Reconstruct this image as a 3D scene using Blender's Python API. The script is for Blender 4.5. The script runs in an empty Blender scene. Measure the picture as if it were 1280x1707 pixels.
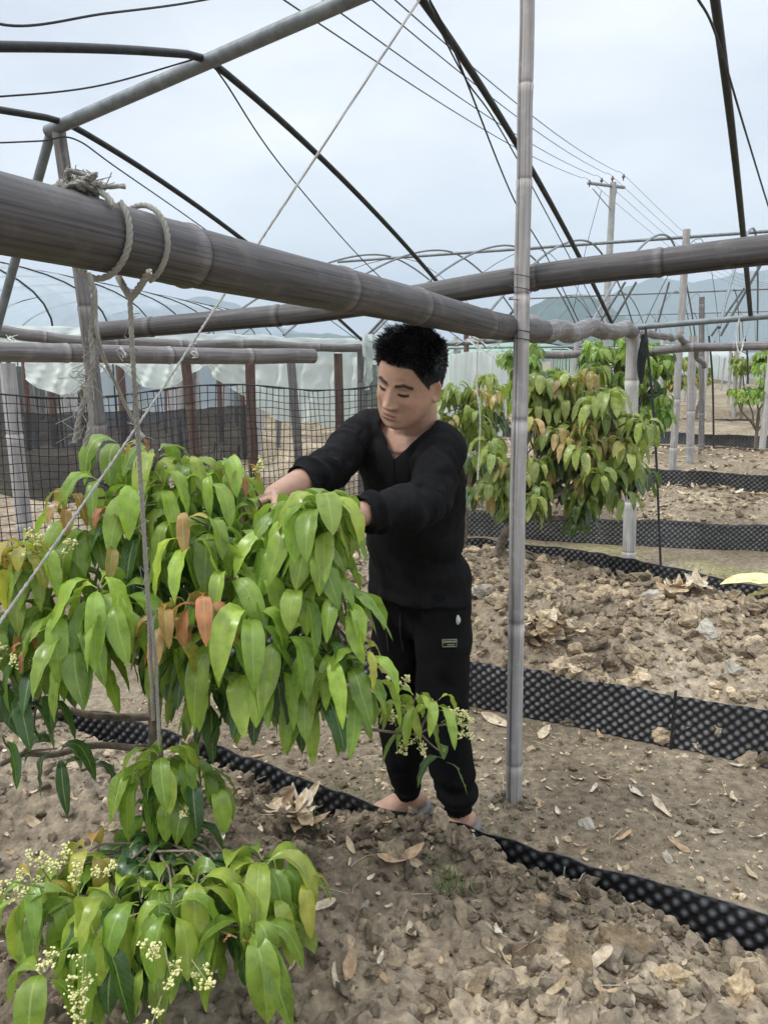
import bpy, bmesh, math, random
import numpy as np
from mathutils import Vector, Matrix

random.seed(7); RNG = np.random.default_rng(11)
S = bpy.context.scene
COL = S.collection
R = math.radians

# ------------------------------------------------------------------ camera, world, sun, exposure
FW, FH, FPX, CAMZ, PITCH = 1280.0, 1707.0, 1290.0, 1.55, R(11.1)
cam = bpy.data.cameras.new('camera'); camo = bpy.data.objects.new('camera', cam); COL.objects.link(camo)
camo.location = (0, 0, CAMZ); camo.rotation_euler = (R(90) - PITCH, 0, 0)
cam.sensor_fit = 'VERTICAL'; cam.sensor_height = 36.0; cam.lens = 36.0 * FPX / FH
cam.clip_start = 0.05; cam.clip_end = 20000
S.camera = camo

SUN_EL, SUN_AZ = R(52), R(255)          # compass-like: measured from +Y clockwise
wd = bpy.data.worlds.new("World"); S.world = wd; wd.use_nodes = True
nt = wd.node_tree; nt.nodes.clear()
def wn(t, **k):
    n = nt.nodes.new(t)
    for a, b in k.items(): setattr(n, a, b)
    return n
sky = wn('ShaderNodeTexSky', sky_type='NISHITA', sun_disc=False)
sky.sun_elevation = SUN_EL; sky.sun_rotation = SUN_AZ; sky.air_density = 1.0; sky.dust_density = 3.0
tc = wn('ShaderNodeTexCoord'); mp = wn('ShaderNodeMapping'); mp.inputs['Scale'].default_value = (1.0, 1.0, 2.6)
nz = wn('ShaderNodeTexNoise'); nz.inputs['Scale'].default_value = 2.1; nz.inputs['Detail'].default_value = 5; nz.inputs['Roughness'].default_value = .5
rp = wn('ShaderNodeValToRGB'); rp.color_ramp.elements[0].position = .33; rp.color_ramp.elements[1].position = .68
rp.color_ramp.elements[0].color = (.55, .59, .655, 1); rp.color_ramp.elements[1].color = (.88, .90, .925, 1)
sc = wn('ShaderNodeVectorMath', operation='SCALE'); sc.inputs['Scale'].default_value = 10.0
mx = wn('ShaderNodeMixRGB'); mx.inputs[0].default_value = .92
bg = wn('ShaderNodeBackground'); bg.inputs['Strength'].default_value = .105
out = wn('ShaderNodeOutputWorld')
L = nt.links.new
L(tc.outputs['Generated'], mp.inputs['Vector']); L(mp.outputs[0], nz.inputs['Vector']); L(nz.outputs['Fac'], rp.inputs[0])
gz_ = wn('ShaderNodeSeparateXYZ'); L(tc.outputs['Generated'], gz_.inputs[0])      # an overcast sky is brightest overhead
zr_ = wn('ShaderNodeMapRange'); zr_.interpolation_type = 'SMOOTHSTEP'; zr_.inputs['From Min'].default_value = .42; zr_.inputs['From Max'].default_value = .95; zr_.inputs['To Min'].default_value = 10.0; zr_.inputs['To Max'].default_value = 26.0
L(gz_.outputs['Z'], zr_.inputs['Value']); L(zr_.outputs[0], sc.inputs['Scale'])
L(rp.outputs[0], sc.inputs[0]); L(sky.outputs[0], mx.inputs[1]); L(sc.outputs[0], mx.inputs[2]); L(mx.outputs[0], bg.inputs[0]); L(bg.outputs[0], out.inputs[0])

sl = bpy.data.lights.new('sun', 'SUN'); slo = bpy.data.objects.new('sun', sl); COL.objects.link(slo)
sl.energy = 1.5; sl.angle = R(11); sl.color = (1.0, .965, .91)
sd = Vector((math.sin(SUN_AZ) * math.cos(SUN_EL), math.cos(SUN_AZ) * math.cos(SUN_EL), math.sin(SUN_EL)))
slo.rotation_euler = sd.to_track_quat('Z', 'Y').to_euler(); slo.location = (0, 0, 8)
S.view_settings.view_transform = 'Standard'; S.view_settings.look = 'None'
S.view_settings.exposure = 0.52; S.view_settings.gamma = 1.0

# ------------------------------------------------------------------ helpers
CP, SP = math.cos(PITCH), math.sin(PITCH)
def P(px, py, Y):
    """the point at distance Y in front of the camera seen at photo pixel (px, py)"""
    x = (px - FW / 2) / FPX; y = (FH / 2 - py) / FPX
    d = (x, CP + y * SP, -SP + y * CP); t = Y / d[1]
    return Vector((d[0] * t, Y, CAMZ + d[2] * t))
RU = np.array([.891, -.454]); RV = np.array([.454, .891])      # along and across the planting rows
def uv2xy(u, v): return u * RU[0] + v * RV[0], u * RU[1] + v * RV[1]
def xy2uv(x, y): return x * RU[0] + y * RU[1], x * RV[0] + y * RV[1]

def hash3(ix, iy, iz, seed=0):
    h = (ix.astype(np.int64) * 374761393 + iy.astype(np.int64) * 668265263 + iz.astype(np.int64) * 2147483647 + seed * 974634777) & 0xFFFFFFFF
    h = ((h ^ (h >> 13)) * 1274126177) & 0xFFFFFFFF
    return ((h ^ (h >> 16)) & 0xFFFFFF) / float(0xFFFFFF)
def vn(x, y, z=0.0, seed=0):
    x = np.asarray(x, float); y = np.asarray(y, float); z = np.zeros_like(x) + z
    ix, iy, iz = np.floor(x), np.floor(y), np.floor(z)
    fx, fy, fz = x - ix, y - iy, z - iz
    fx, fy, fz = [f * f * (3 - 2 * f) for f in (fx, fy, fz)]
    r = 0
    for a in (0, 1):
        for b in (0, 1):
            for c in (0, 1):
                w = (fx if a else 1 - fx) * (fy if b else 1 - fy) * (fz if c else 1 - fz)
                r = r + w * hash3(ix + a, iy + b, iz + c, seed)
    return r * 2 - 1
def fbm(x, y, z=0.0, o=4, seed=0):
    r, a, f = 0, 1.0, 1.0
    for k in range(o):
        r = r + a * vn(np.asarray(x) * f, np.asarray(y) * f, np.asarray(z) * f, seed + k); a *= .5; f *= 2.03
    return r

class MB:
    """collects pieces; build() links them as ONE mesh object"""
    def __init__(s): s.v = []; s.f = {3: [], 4: []}; s.uv = {3: [], 4: []}; s.c = []; s.m = {3: [], 4: []}; s.n = 0
    def add(s, v, f, uv=None, col=None, mi=0):
        v = np.asarray(v, float).reshape(-1, 3); f = np.asarray(f, int); k = f.shape[1]
        s.v.append(v); s.f[k].append(f + s.n)
        if uv is None: uv = np.zeros((len(f), k, 2))
        s.uv[k].append(np.asarray(uv, float)); s.m[k].append(np.full(len(f), mi))
        if col is None: col = (1, 1, 1)
        col = np.asarray(col, float)
        if col.ndim == 1: col = np.tile(col, (len(v), 1))
        s.c.append(col); s.n += len(v); return s
    def build(s, name, mats, parent=None, smooth=True):
        me = bpy.data.meshes.new(name)
        v = np.concatenate(s.v); c = np.concatenate(s.c)
        loops, starts, tot, uv, mi = [], [], [], [], []; off = 0
        for k in (3, 4):
            if s.f[k]:
                f = np.concatenate(s.f[k]); loops.append(f.ravel()); starts.append(off + np.arange(len(f)) * k); tot.append(np.full(len(f), k))
                off += f.size; uv.append(np.concatenate(s.uv[k]).reshape(-1, 2)); mi.append(np.concatenate(s.m[k]))
        loops = np.concatenate(loops); starts = np.concatenate(starts); tot = np.concatenate(tot); uv = np.concatenate(uv); mi = np.concatenate(mi)
        me.vertices.add(len(v)); me.vertices.foreach_set('co', v.astype(np.float32).ravel())
        me.loops.add(len(loops)); me.loops.foreach_set('vertex_index', loops.astype(np.int32))
        me.polygons.add(len(starts)); me.polygons.foreach_set('loop_start', starts.astype(np.int32)); me.polygons.foreach_set('loop_total', tot.astype(np.int32))
        me.polygons.foreach_set('material_index', mi.astype(np.int32)); me.polygons.foreach_set('use_smooth', np.full(len(starts), smooth))
        ul = me.uv_layers.new(name='UVMap'); ul.data.foreach_set('uv', uv.astype(np.float32).ravel())
        ca = me.color_attributes.new('Col', 'FLOAT_COLOR', 'POINT'); ca.data.foreach_set('color', np.hstack([c, np.ones((len(c), 1))]).astype(np.float32).ravel())
        me.update(); me.validate()
        for m in (mats if isinstance(mats, (list, tuple)) else [mats]): me.materials.append(m)
        return link(name, me, parent)
def link(name, data, parent=None):
    o = bpy.data.objects.new(name, data); COL.objects.link(o)
    if parent is not None:
        o.parent = parent
        o.matrix_parent_inverse = Matrix.Translation(parent.location).inverted()
    return o
def tag(o, label=None, cat=None, group=None, kind=None):
    for k, x in (('label', label), ('category', cat), ('group', group), ('kind', kind)):
        if x: o[k] = x
    return o
def thing(name, loc, label, cat, group=None):
    o = bpy.data.objects.new(name, None); COL.objects.link(o); o.location = loc; o.empty_display_size = .1
    bpy.context.view_layer.update()
    return tag(o, label, cat, group)

def ss(a, b, x):
    t = np.clip((x - a) / (b - a), 0, 1); return t * t * (3 - 2 * t)
def catmull(pts, n):
    pts = [np.array(p, float) for p in pts]
    if len(pts) == 2: return np.array([pts[0] * (1 - t) + pts[1] * t for t in np.linspace(0, 1, n + 1)])
    q = [2 * pts[0] - pts[1]] + pts + [2 * pts[-1] - pts[-2]]; o = []
    m = len(pts) - 1
    for i in np.linspace(0, m, n + 1):
        k = min(int(i), m - 1); t = i - k; a, b, c, d = q[k:k + 4]
        o.append(.5 * (2 * b + (c - a) * t + (2 * a - 5 * b + 4 * c - d) * t * t + (3 * b - a - 3 * c + d) * t ** 3))
    return np.array(o)
def frames(pts):
    t = np.gradient(pts, axis=0); t /= np.linalg.norm(t, axis=1)[:, None] + 1e-12
    up = np.array([0, 0, 1.]) if abs(t[0][2]) < .9 else np.array([1., 0, 0])
    a = np.cross(up, t[0]); a /= np.linalg.norm(a); A = []
    for k in range(len(pts)):
        a = a - t[k] * np.dot(a, t[k]); a /= np.linalg.norm(a) + 1e-12; A.append(a.copy())
    A = np.array(A); return t, A, np.cross(t, A)
def tube(mb, pts, rad, n=8, cap=True, col=None, mi=0, mod=None):
    """tube through pts; UV: around, metres along"""
    pts = np.array([list(p) for p in pts], float); m = len(pts); rad = np.broadcast_to(np.asarray(rad, float), (m,))
    t, A, B = frames(pts); th = np.linspace(0, 2 * np.pi, n, endpoint=False)
    r = rad[:, None] * np.ones(n)[None]
    if mod is not None: r = r * mod(th, m)
    v = pts[:, None] + r[..., None] * (np.cos(th)[None, :, None] * A[:, None] + np.sin(th)[None, :, None] * B[:, None])
    ln = np.concatenate([[0], np.cumsum(np.linalg.norm(np.diff(pts, axis=0), axis=1))])
    i = np.arange(m - 1)[:, None] * n; j = np.arange(n)[None]; j2 = (j + 1) % n
    f = np.stack([i + j, i + j2, i + n + j2, i + n + j], -1).reshape(-1, 4)
    u0 = np.broadcast_to(j / n, (m - 1, n)); u1 = u0 + 1 / n
    v0 = np.broadcast_to(ln[:-1, None], (m - 1, n)); v1 = np.broadcast_to(ln[1:, None], (m - 1, n))
    uv = np.stack([np.stack([u0, v0], -1), np.stack([u1, v0], -1), np.stack([u1, v1], -1), np.stack([u0, v1], -1)], 2).reshape(-1, 4, 2)
    mb.add(v.reshape(-1, 3), f, uv, col, mi)
    if cap:
        for k, s in ((0, -1), (m - 1, 1)):
            ring = v[k]; c = pts[k][None]; vv = np.vstack([ring, c]); a = np.arange(n); b = (a + 1) % n
            ff = np.stack([a, b, np.full(n, n)], -1) if s > 0 else np.stack([b, a, np.full(n, n)], -1)
            mb.add(vv, ff, None, col, mi)
    return mb
def grid(mb, V, UV=None, col=None, mi=0):
    """V: (a,b,3) lattice"""
    a, b = V.shape[:2]; idx = np.arange(a * b).reshape(a, b)
    f = np.stack([idx[:-1, :-1], idx[1:, :-1], idx[1:, 1:], idx[:-1, 1:]], -1).reshape(-1, 4)
    uv = None if UV is None else UV.reshape(-1, 2)[f]
    return mb.add(V.reshape(-1, 3), f, uv, None if col is None else (col.reshape(-1, 3) if np.ndim(col) > 1 else col), mi)
def boxm(mb, c, sx, sy, sz, rot=None, col=None, mi=0):
    v = np.array([[x, y, z] for x in (-.5, .5) for y in (-.5, .5) for z in (-.5, .5)]) * np.array([sx, sy, sz])
    if rot is not None: v = v @ np.array(rot).T
    f = [[0, 1, 3, 2], [4, 6, 7, 5], [0, 4, 5, 1], [2, 3, 7, 6], [0, 2, 6, 4], [1, 5, 7, 3]]
    return mb.add(v + np.array(c), f, None, col, mi)
_ico = {}
def ico(k):
    if k not in _ico:
        b = bmesh.new(); bmesh.ops.create_icosphere(b, subdivisions=k, radius=1)
        b.verts.ensure_lookup_table()
        _ico[k] = (np.array([x.co[:] for x in b.verts]), np.array([[w.index for w in x.verts] for x in b.faces])); b.free()
    return _ico[k]

# ------------------------------------------------------------------ materials
def mat(name, rough=.7, spec=.3, col=(.5, .5, .5)):
    m = bpy.data.materials.new(name); m.use_nodes = True; t = m.node_tree
    b = t.nodes['Principled BSDF']; b.inputs['Roughness'].default_value = rough; b.inputs['Specular IOR Level'].default_value = spec
    b.inputs['Base Color'].default_value = (*col, 1)
    def N(ty, **k):
        n = t.nodes.new(ty)
        for a, v in k.items():
            if a in n.inputs.keys(): n.inputs[a].default_value = v
            else: setattr(n, a, v)
        return n
    return m, N, t.links.new, b
def ramp(N, stops):
    n = N('ShaderNodeValToRGB'); e = n.color_ramp.elements
    while len(e) < len(stops): e.new(.5)
    for x, (p, c) in zip(e, stops): x.position = p; x.color = (*c, 1) if len(c) == 3 else c
    return n
def tubecoord(N, L, sx, sy):
    """noise space for a tube: wraps round it and runs along it"""
    uv = N('ShaderNodeUVMap', uv_map='UVMap'); mp = N('ShaderNodeMapping'); mp.inputs['Scale'].default_value = (sx, sy, 1)
    L(uv.outputs[0], mp.inputs[0]); return mp
def objrand(N, L, mp):
    oi = N('ShaderNodeObjectInfo'); ml = N('ShaderNodeMath', operation='MULTIPLY'); ml.inputs[1].default_value = 57.0
    L(oi.outputs['Random'], ml.inputs[0]); cb = N('ShaderNodeCombineXYZ'); L(ml.outputs[0], cb.inputs[0]); L(ml.outputs[0], cb.inputs[2])
    L(cb.outputs[0], mp.inputs['Location'])

def bamboo_mat(name, dark, lite, streak, rough=.62):
    m, N, L, b = mat(name, rough, .35)
    mp = tubecoord(N, L, 9, 1.3); objrand(N, L, mp)
    n1 = N('ShaderNodeTexNoise', Scale=2.2, Detail=8., Roughness=.62); L(mp.outputs[0], n1.inputs['Vector'])
    r1 = ramp(N, [(.30, dark), (.52, tuple((a + c) / 2 for a, c in zip(dark, lite))), (.72, lite)]); L(n1.outputs['Fac'], r1.inputs[0])
    mp2 = tubecoord(N, L, 46, .9); objrand(N, L, mp2)
    n2 = N('ShaderNodeTexNoise', Scale=1.6, Detail=5., Roughness=.6); L(mp2.outputs[0], n2.inputs['Vector'])
    r2 = ramp(N, [(.36, streak), (.46, (1, 1, 1))]); L(n2.outputs['Fac'], r2.inputs[0])
    mu = N('ShaderNodeMixRGB', blend_type='MULTIPLY'); mu.inputs[0].default_value = .75
    L(r1.outputs[0], mu.inputs[1]); L(r2.outputs[0], mu.inputs[2])
    at = N('ShaderNodeVertexColor', layer_name='Col'); mu2 = N('ShaderNodeMixRGB', blend_type='MULTIPLY'); mu2.inputs[0].default_value = 1
    L(mu.outputs[0], mu2.inputs[1]); L(at.outputs[0], mu2.inputs[2]); 
    # pale scuffs and blotches
    n3 = N('ShaderNodeTexNoise', Scale=14., Detail=6., Roughness=.7); tcn = N('ShaderNodeTexCoord'); L(tcn.outputs['Object'], n3.inputs['Vector'])
    r3 = ramp(N, [(.52, (0, 0, 0)), (.75, (1, 1, 1))]); L(n3.outputs['Fac'], r3.inputs[0])
    mx = N('ShaderNodeMixRGB'); mx.inputs[2].default_value = (*[min(1, c * 1.35) for c in lite], 1)
    mm = N('ShaderNodeMath', operation='MULTIPLY'); mm.inputs[1].default_value = .45; L(r3.outputs[0], mm.inputs[0])
    L(mm.outputs[0], mx.inputs[0]); L(mu2.outputs[0], mx.inputs[1]); L(mx.outputs[0], b.inputs['Base Color'])
    bp = N('ShaderNodeBump', Strength=.35, Distance=.003); L(n2.outputs['Fac'], bp.inputs['Height']); L(bp.outputs[0], b.inputs['Normal'])
    return m
M = {}
M['bamboo_dark'] = bamboo_mat('weathered grey brown bamboo', (.048, .045, .046), (.150, .142, .142), (.42, .40, .40))
M['bamboo_mid'] = bamboo_mat('weathered mid grey bamboo', (.095, .088, .085), (.27, .255, .25), (.45, .42, .41))
M['bamboo_pale'] = bamboo_mat('pale grey bamboo', (.27, .255, .25), (.50, .485, .475), (.42, .38, .36))
M['bamboo_white'] = bamboo_mat('whitish bamboo', (.36, .35, .33), (.60, .59, .57), (.6, .57, .53))
M['wood_brown'] = bamboo_mat('brown post wood', (.06, .036, .028), (.17, .11, .09), (.5, .45, .42))

def simple(name, c1, c2, scale=20, rough=.6, spec=.3, bump=.1, metal=0.0, stretch=None, dist=.002):
    m, N, L, b = mat(name, rough, spec)
    tcn = N('ShaderNodeTexCoord'); n1 = N('ShaderNodeTexNoise', Scale=float(scale), Detail=6., Roughness=.6)
    L(tcn.outputs['Object'], n1.inputs['Vector'])
    r1 = ramp(N, [(.32, c1), (.68, c2)]); L(n1.outputs['Fac'], r1.inputs[0]); L(r1.outputs[0], b.inputs['Base Color'])
    b.inputs['Metallic'].default_value = metal
    if bump:
        bp = N('ShaderNodeBump', Strength=bump, Distance=dist); L(n1.outputs['Fac'], bp.inputs['Height']); L(bp.outputs[0], b.inputs['Normal'])
    return m
M['hoop'] = simple('black hoop tube', (.012, .013, .014), (.035, .036, .038), 30, .5)
M['pipe'] = simple('dull galvanised pipe', (.13, .15, .16), (.24, .265, .275), 25, .5, .4, .1, .3)
M['wire'] = simple('dark cable', (.02, .022, .025), (.05, .052, .055), 40, .6)
M['concrete'] = simple('grey concrete', (.30, .30, .29), (.42, .42, .40), 6, .85)
M['steel'] = simple('zinc steel', (.2, .22, .23), (.32, .34, .35), 10, .5, .4, .05, .4)
M['porcelain'] = simple('brown porcelain', (.10, .05, .03), (.16, .08, .05), 10, .25, .6)
def plastic_mat(name, c, glint):
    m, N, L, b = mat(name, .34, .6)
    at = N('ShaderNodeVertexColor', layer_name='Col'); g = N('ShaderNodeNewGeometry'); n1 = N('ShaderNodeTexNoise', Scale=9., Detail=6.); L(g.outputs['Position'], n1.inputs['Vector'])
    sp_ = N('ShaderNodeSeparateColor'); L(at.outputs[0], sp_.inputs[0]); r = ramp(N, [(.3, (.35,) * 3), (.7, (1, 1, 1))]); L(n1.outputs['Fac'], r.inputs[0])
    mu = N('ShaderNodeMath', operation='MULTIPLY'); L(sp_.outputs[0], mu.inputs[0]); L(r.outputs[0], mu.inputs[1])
    mx = N('ShaderNodeMixRGB'); mx.inputs[1].default_value = (*c, 1); mx.inputs[2].default_value = (*glint, 1); L(mu.outputs[0], mx.inputs[0]); L(mx.outputs[0], b.inputs['Base Color']); return m
M['plastic'] = plastic_mat('black dimpled plastic', (.010, .011, .013), (.24, .245, .255)); M['plastic_bright'] = plastic_mat('bright glint black dimpled plastic', (.022, .024, .027), (.30, .305, .31)); M['plastic_faint'] = plastic_mat('faint glint black dimpled plastic', (.009, .010, .012), (.075, .078, .084))  # second colour is the highlight painted on the dimple tops
M['net'] = simple('black plastic net', (.012, .013, .015), (.03, .032, .035), 9, .6)
M['stone'] = simple('pale stone', (.30, .27, .22), (.52, .48, .41), 14, .9, .2, .5, dist=.006)

def rope_mat(name, c1, c2):
    m, N, L, b = mat(name, .9, .1)
    mp = tubecoord(N, L, 1, 1)
    w = N('ShaderNodeTexWave', wave_type='BANDS', bands_direction='DIAGONAL', Scale=60., Distortion=1.5, Detail=3.)
    uv = N('ShaderNodeMapping'); uv.inputs['Scale'].default_value = (.35, 1.4, 1); L(mp.outputs[0], uv.inputs[0]); L(uv.outputs[0], w.inputs['Vector'])
    n = N('ShaderNodeTexNoise', Scale=90., Detail=5.); tcn = N('ShaderNodeTexCoord'); L(tcn.outputs['Object'], n.inputs['Vector'])
    mxx = N('ShaderNodeMixRGB'); mxx.inputs[0].default_value = .5; L(w.outputs['Color'], mxx.inputs[1]); L(n.outputs['Fac'], mxx.inputs[2])
    r = ramp(N, [(.25, c1), (.7, c2)]); L(mxx.outputs[0], r.inputs[0]); L(r.outputs[0], b.inputs['Base Color'])
    bp = N('ShaderNodeBump', Strength=.8, Distance=.002); L(w.outputs['Fac'], bp.inputs['Height']); L(bp.outputs[0], b.inputs['Normal'])
    return m
M['rope_white'] = rope_mat('off white twisted rope', (.70, .69, .65), (.95, .94, .91))
M['rope_grey'] = rope_mat('grey weathered rope', (.48, .465, .40), (.85, .83, .75))

def soil_mat():
    m, N, L, b = mat('dry clay soil', .95, .12)
    g = N('ShaderNodeNewGeometry')
    n1 = N('ShaderNodeTexNoise', Scale=1.1, Detail=9., Roughness=.62); n2 = N('ShaderNodeTexNoise', Scale=26., Detail=9., Roughness=.68)
    n3 = N('ShaderNodeTexVoronoi', Scale=75.)
    for n in (n1, n2, n3): L(g.outputs['Position'], n.inputs['Vector'])
    r1 = ramp(N, [(.30, (.100, .081, .060)), (.50, (.160, .133, .099)), (.72, (.255, .218, .168))]); L(n1.outputs['Fac'], r1.inputs[0])
    r2 = ramp(N, [(.28, (.45, .42, .40)), (.5, (1, 1, 1)), (.66, (1.5, 1.46, 1.38)), (.8, (2.2, 2.1, 1.95))]); L(n2.outputs['Fac'], r2.inputs[0])
    mu = N('ShaderNodeMixRGB', blend_type='MULTIPLY'); mu.inputs[0].default_value = 1; L(r1.outputs[0], mu.inputs[1]); L(r2.outputs[0], mu.inputs[2])
    at = N('ShaderNodeVertexColor', layer_name='Col'); mu2 = N('ShaderNodeMixRGB', blend_type='MULTIPLY'); mu2.inputs[0].default_value = 1
    L(mu.outputs[0], mu2.inputs[1]); L(at.outputs[0], mu2.inputs[2]); L(mu2.outputs[0], b.inputs['Base Color'])
    ad = N('ShaderNodeMath', operation='ADD'); L(n2.outputs['Fac'], ad.inputs[0])
    ml = N('ShaderNodeMath', operation='MULTIPLY'); ml.inputs[1].default_value = .35; L(n3.outputs['Distance'], ml.inputs[0]); L(ml.outputs[0], ad.inputs[1])
    bp = N('ShaderNodeBump', Strength=.9, Distance=.012); L(ad.outputs[0], bp.inputs['Height']); L(bp.outputs[0], b.inputs['Normal'])
    return m
M['soil'] = soil_mat()

def leaf_mat(name, rough=.27, trans=.32):
    m, N, L, b = mat(name, rough, .62)
    t = m.node_tree
    uv = N('ShaderNodeUVMap', uv_map='UVMap'); sx = N('ShaderNodeSeparateXYZ'); L(uv.outputs[0], sx.inputs[0])
    def mt(op, a, c=None):
        n = N('ShaderNodeMath', operation=op)
        for i, q in enumerate((a, c)):
            if q is None: continue
            if isinstance(q, (int, float)): n.inputs[i].default_value = q
            else: L(q, n.inputs[i])
        return n.outputs[0]
    au = mt('ABSOLUTE', mt('SUBTRACT', sx.outputs[0], .5))
    rib = mt('LESS_THAN', au, .035)
    vv = mt('FRACT', mt('SUBTRACT', mt('MULTIPLY', sx.outputs[1], 11.0), mt('MULTIPLY', au, 5.0)))
    vein = mt('LESS_THAN', mt('ABSOLUTE', mt('SUBTRACT', vv, .5)), .07)
    pet = mt('LESS_THAN', sx.outputs[1], .11)
    at = N('ShaderNodeVertexColor', layer_name='Col')
    g = N('ShaderNodeNewGeometry'); n1 = N('ShaderNodeTexNoise', Scale=38., Detail=4.); L(g.outputs['Position'], n1.inputs['Vector'])
    r1 = ramp(N, [(.3, (.72, .76, .7)), (.7, (1.22, 1.18, 1.15))]); L(n1.outputs['Fac'], r1.inputs[0])
    c0 = N('ShaderNodeMixRGB', blend_type='MULTIPLY'); c0.inputs[0].default_value = 1; L(at.outputs[0], c0.inputs[1]); L(r1.outputs[0], c0.inputs[2])
    hs = N('ShaderNodeMixRGB'); hs.inputs[2].default_value = (.40, .50, .16, 1); L(c0.outputs[0], hs.inputs[1])
    fac = mt('MAXIMUM', mt('MULTIPLY', rib, .5), mt('MULTIPLY', vein, .13)); fac = mt('MAXIMUM', fac, mt('MULTIPLY', pet, .7)); L(fac, hs.inputs[0])
    vo = N('ShaderNodeTexNoise', Scale=55., Detail=3., Roughness=.7); L(g.outputs['Position'], vo.inputs['Vector']); sr = ramp(N, [(.70, (0, 0, 0)), (.76, (1, 1, 1))]); L(vo.outputs['Fac'], sr.inputs[0])
    sp = N('ShaderNodeMixRGB'); sp.inputs[2].default_value = (.22, .15, .05, 1); L(mt('MULTIPLY', sr.outputs[0], .75), sp.inputs[0]); L(hs.outputs[0], sp.inputs[1]); hs = sp
    bk = N('ShaderNodeMixRGB'); bk.inputs[2].default_value = (.24, .33, .15, 1); L(hs.outputs[0], bk.inputs[1])
    L(mt('MULTIPLY', g.outputs['Backfacing'], .4), bk.inputs[0])
    L(bk.outputs[0], b.inputs['Base Color'])
    hgt = mt('SUBTRACT', mt('MULTIPLY', n1.outputs['Fac'], .5), mt('MULTIPLY', mt('MAXIMUM', rib, vein), .35))
    bp = N('ShaderNodeBump', Strength=.45, Distance=.004); L(hgt, bp.inputs['Height']); L(bp.outputs[0], b.inputs['Normal'])
    rr = ramp(N, [(.3, (rough - .06,) * 3), (.7, (rough + .16,) * 3)]); L(n1.outputs['Fac'], rr.inputs[0]); L(rr.outputs[0], b.inputs['Roughness'])
    tr = N('ShaderNodeBsdfTranslucent'); tm = N('ShaderNodeMixRGB', blend_type='MULTIPLY'); tm.inputs[0].default_value = 1; tm.inputs[2].default_value = (1.5, 1.6, .7, 1)
    L(bk.outputs[0], tm.inputs[1]); L(tm.outputs[0], tr.inputs[0])
    ms = N('ShaderNodeMixShader'); ms.inputs[0].default_value = trans
    L(b.outputs[0], ms.inputs[1]); L(tr.outputs[0], ms.inputs[2]); L(ms.outputs[0], t.nodes['Material Output'].inputs[0])
    return m
M['leaf'] = leaf_mat('glossy fruit tree leaf')
def dry_mat():
    m, N, L, b = mat('dry leaf', .8, .15)
    at = N('ShaderNodeVertexColor', layer_name='Col'); g = N('ShaderNodeNewGeometry'); n1 = N('ShaderNodeTexNoise', Scale=60., Detail=5.); L(g.outputs['Position'], n1.inputs['Vector'])
    r1 = ramp(N, [(.3, (.6, .58, .55)), (.7, (1.2, 1.2, 1.2))]); L(n1.outputs['Fac'], r1.inputs[0])
    c0 = N('ShaderNodeMixRGB', blend_type='MULTIPLY'); c0.inputs[0].default_value = 1; L(at.outputs[0], c0.inputs[1]); L(r1.outputs[0], c0.inputs[2]); L(c0.outputs[0], b.inputs['Base Color'])
    return m
M['dry'] = dry_mat()
M['bark'] = simple('grey brown bark', (.11, .085, .065), (.26, .22, .175), 40, .9, .15, .6, dist=.004)
M['twig'] = simple('green twig', (.16, .19, .06), (.28, .30, .12), 30, .6, .3, .1)
M['flower'] = simple('pale yellow blossom', (.62, .60, .22), (.80, .78, .42), 60, .6, .2, .1)
def film_mat(name, c, alpha, rough=.35):
    m, N, L, b = mat(name, rough, .5, c); t = m.node_tree
    g = N('ShaderNodeTexCoord'); n1 = N('ShaderNodeTexNoise', Scale=2.5, Detail=6., Roughness=.6); L(g.outputs['Object'], n1.inputs['Vector'])
    r = ramp(N, [(.3, tuple(x * .8 for x in c)), (.7, tuple(min(1, x * 1.1) for x in c))]); L(n1.outputs['Fac'], r.inputs[0]); L(r.outputs[0], b.inputs['Base Color'])
    tl = N('ShaderNodeBsdfTranslucent'); tl.inputs[0].default_value = (*c, 1)
    tp = N('ShaderNodeBsdfTransparent'); m1 = N('ShaderNodeMixShader'); m1.inputs[0].default_value = .5; m2 = N('ShaderNodeMixShader'); m2.inputs[0].default_value = 1 - alpha
    L(b.outputs[0], m1.inputs[1]); L(tl.outputs[0], m1.inputs[2]); L(m1.outputs[0], m2.inputs[1]); L(tp.outputs[0], m2.inputs[2]); L(m2.outputs[0], t.nodes['Material Output'].inputs[0])
    return m
M['film'] = film_mat('cloudy plastic film', (.80, .87, .83), .88)
M['film_blue'] = film_mat('bluish greenhouse film', (.60, .70, .78), .62)
M['film_green'] = film_mat('greenish greenhouse film', (.46, .66, .58), .7)
M['shade'] = film_mat('dark shade cloth', (.045, .048, .053), .84, .9)

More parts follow.
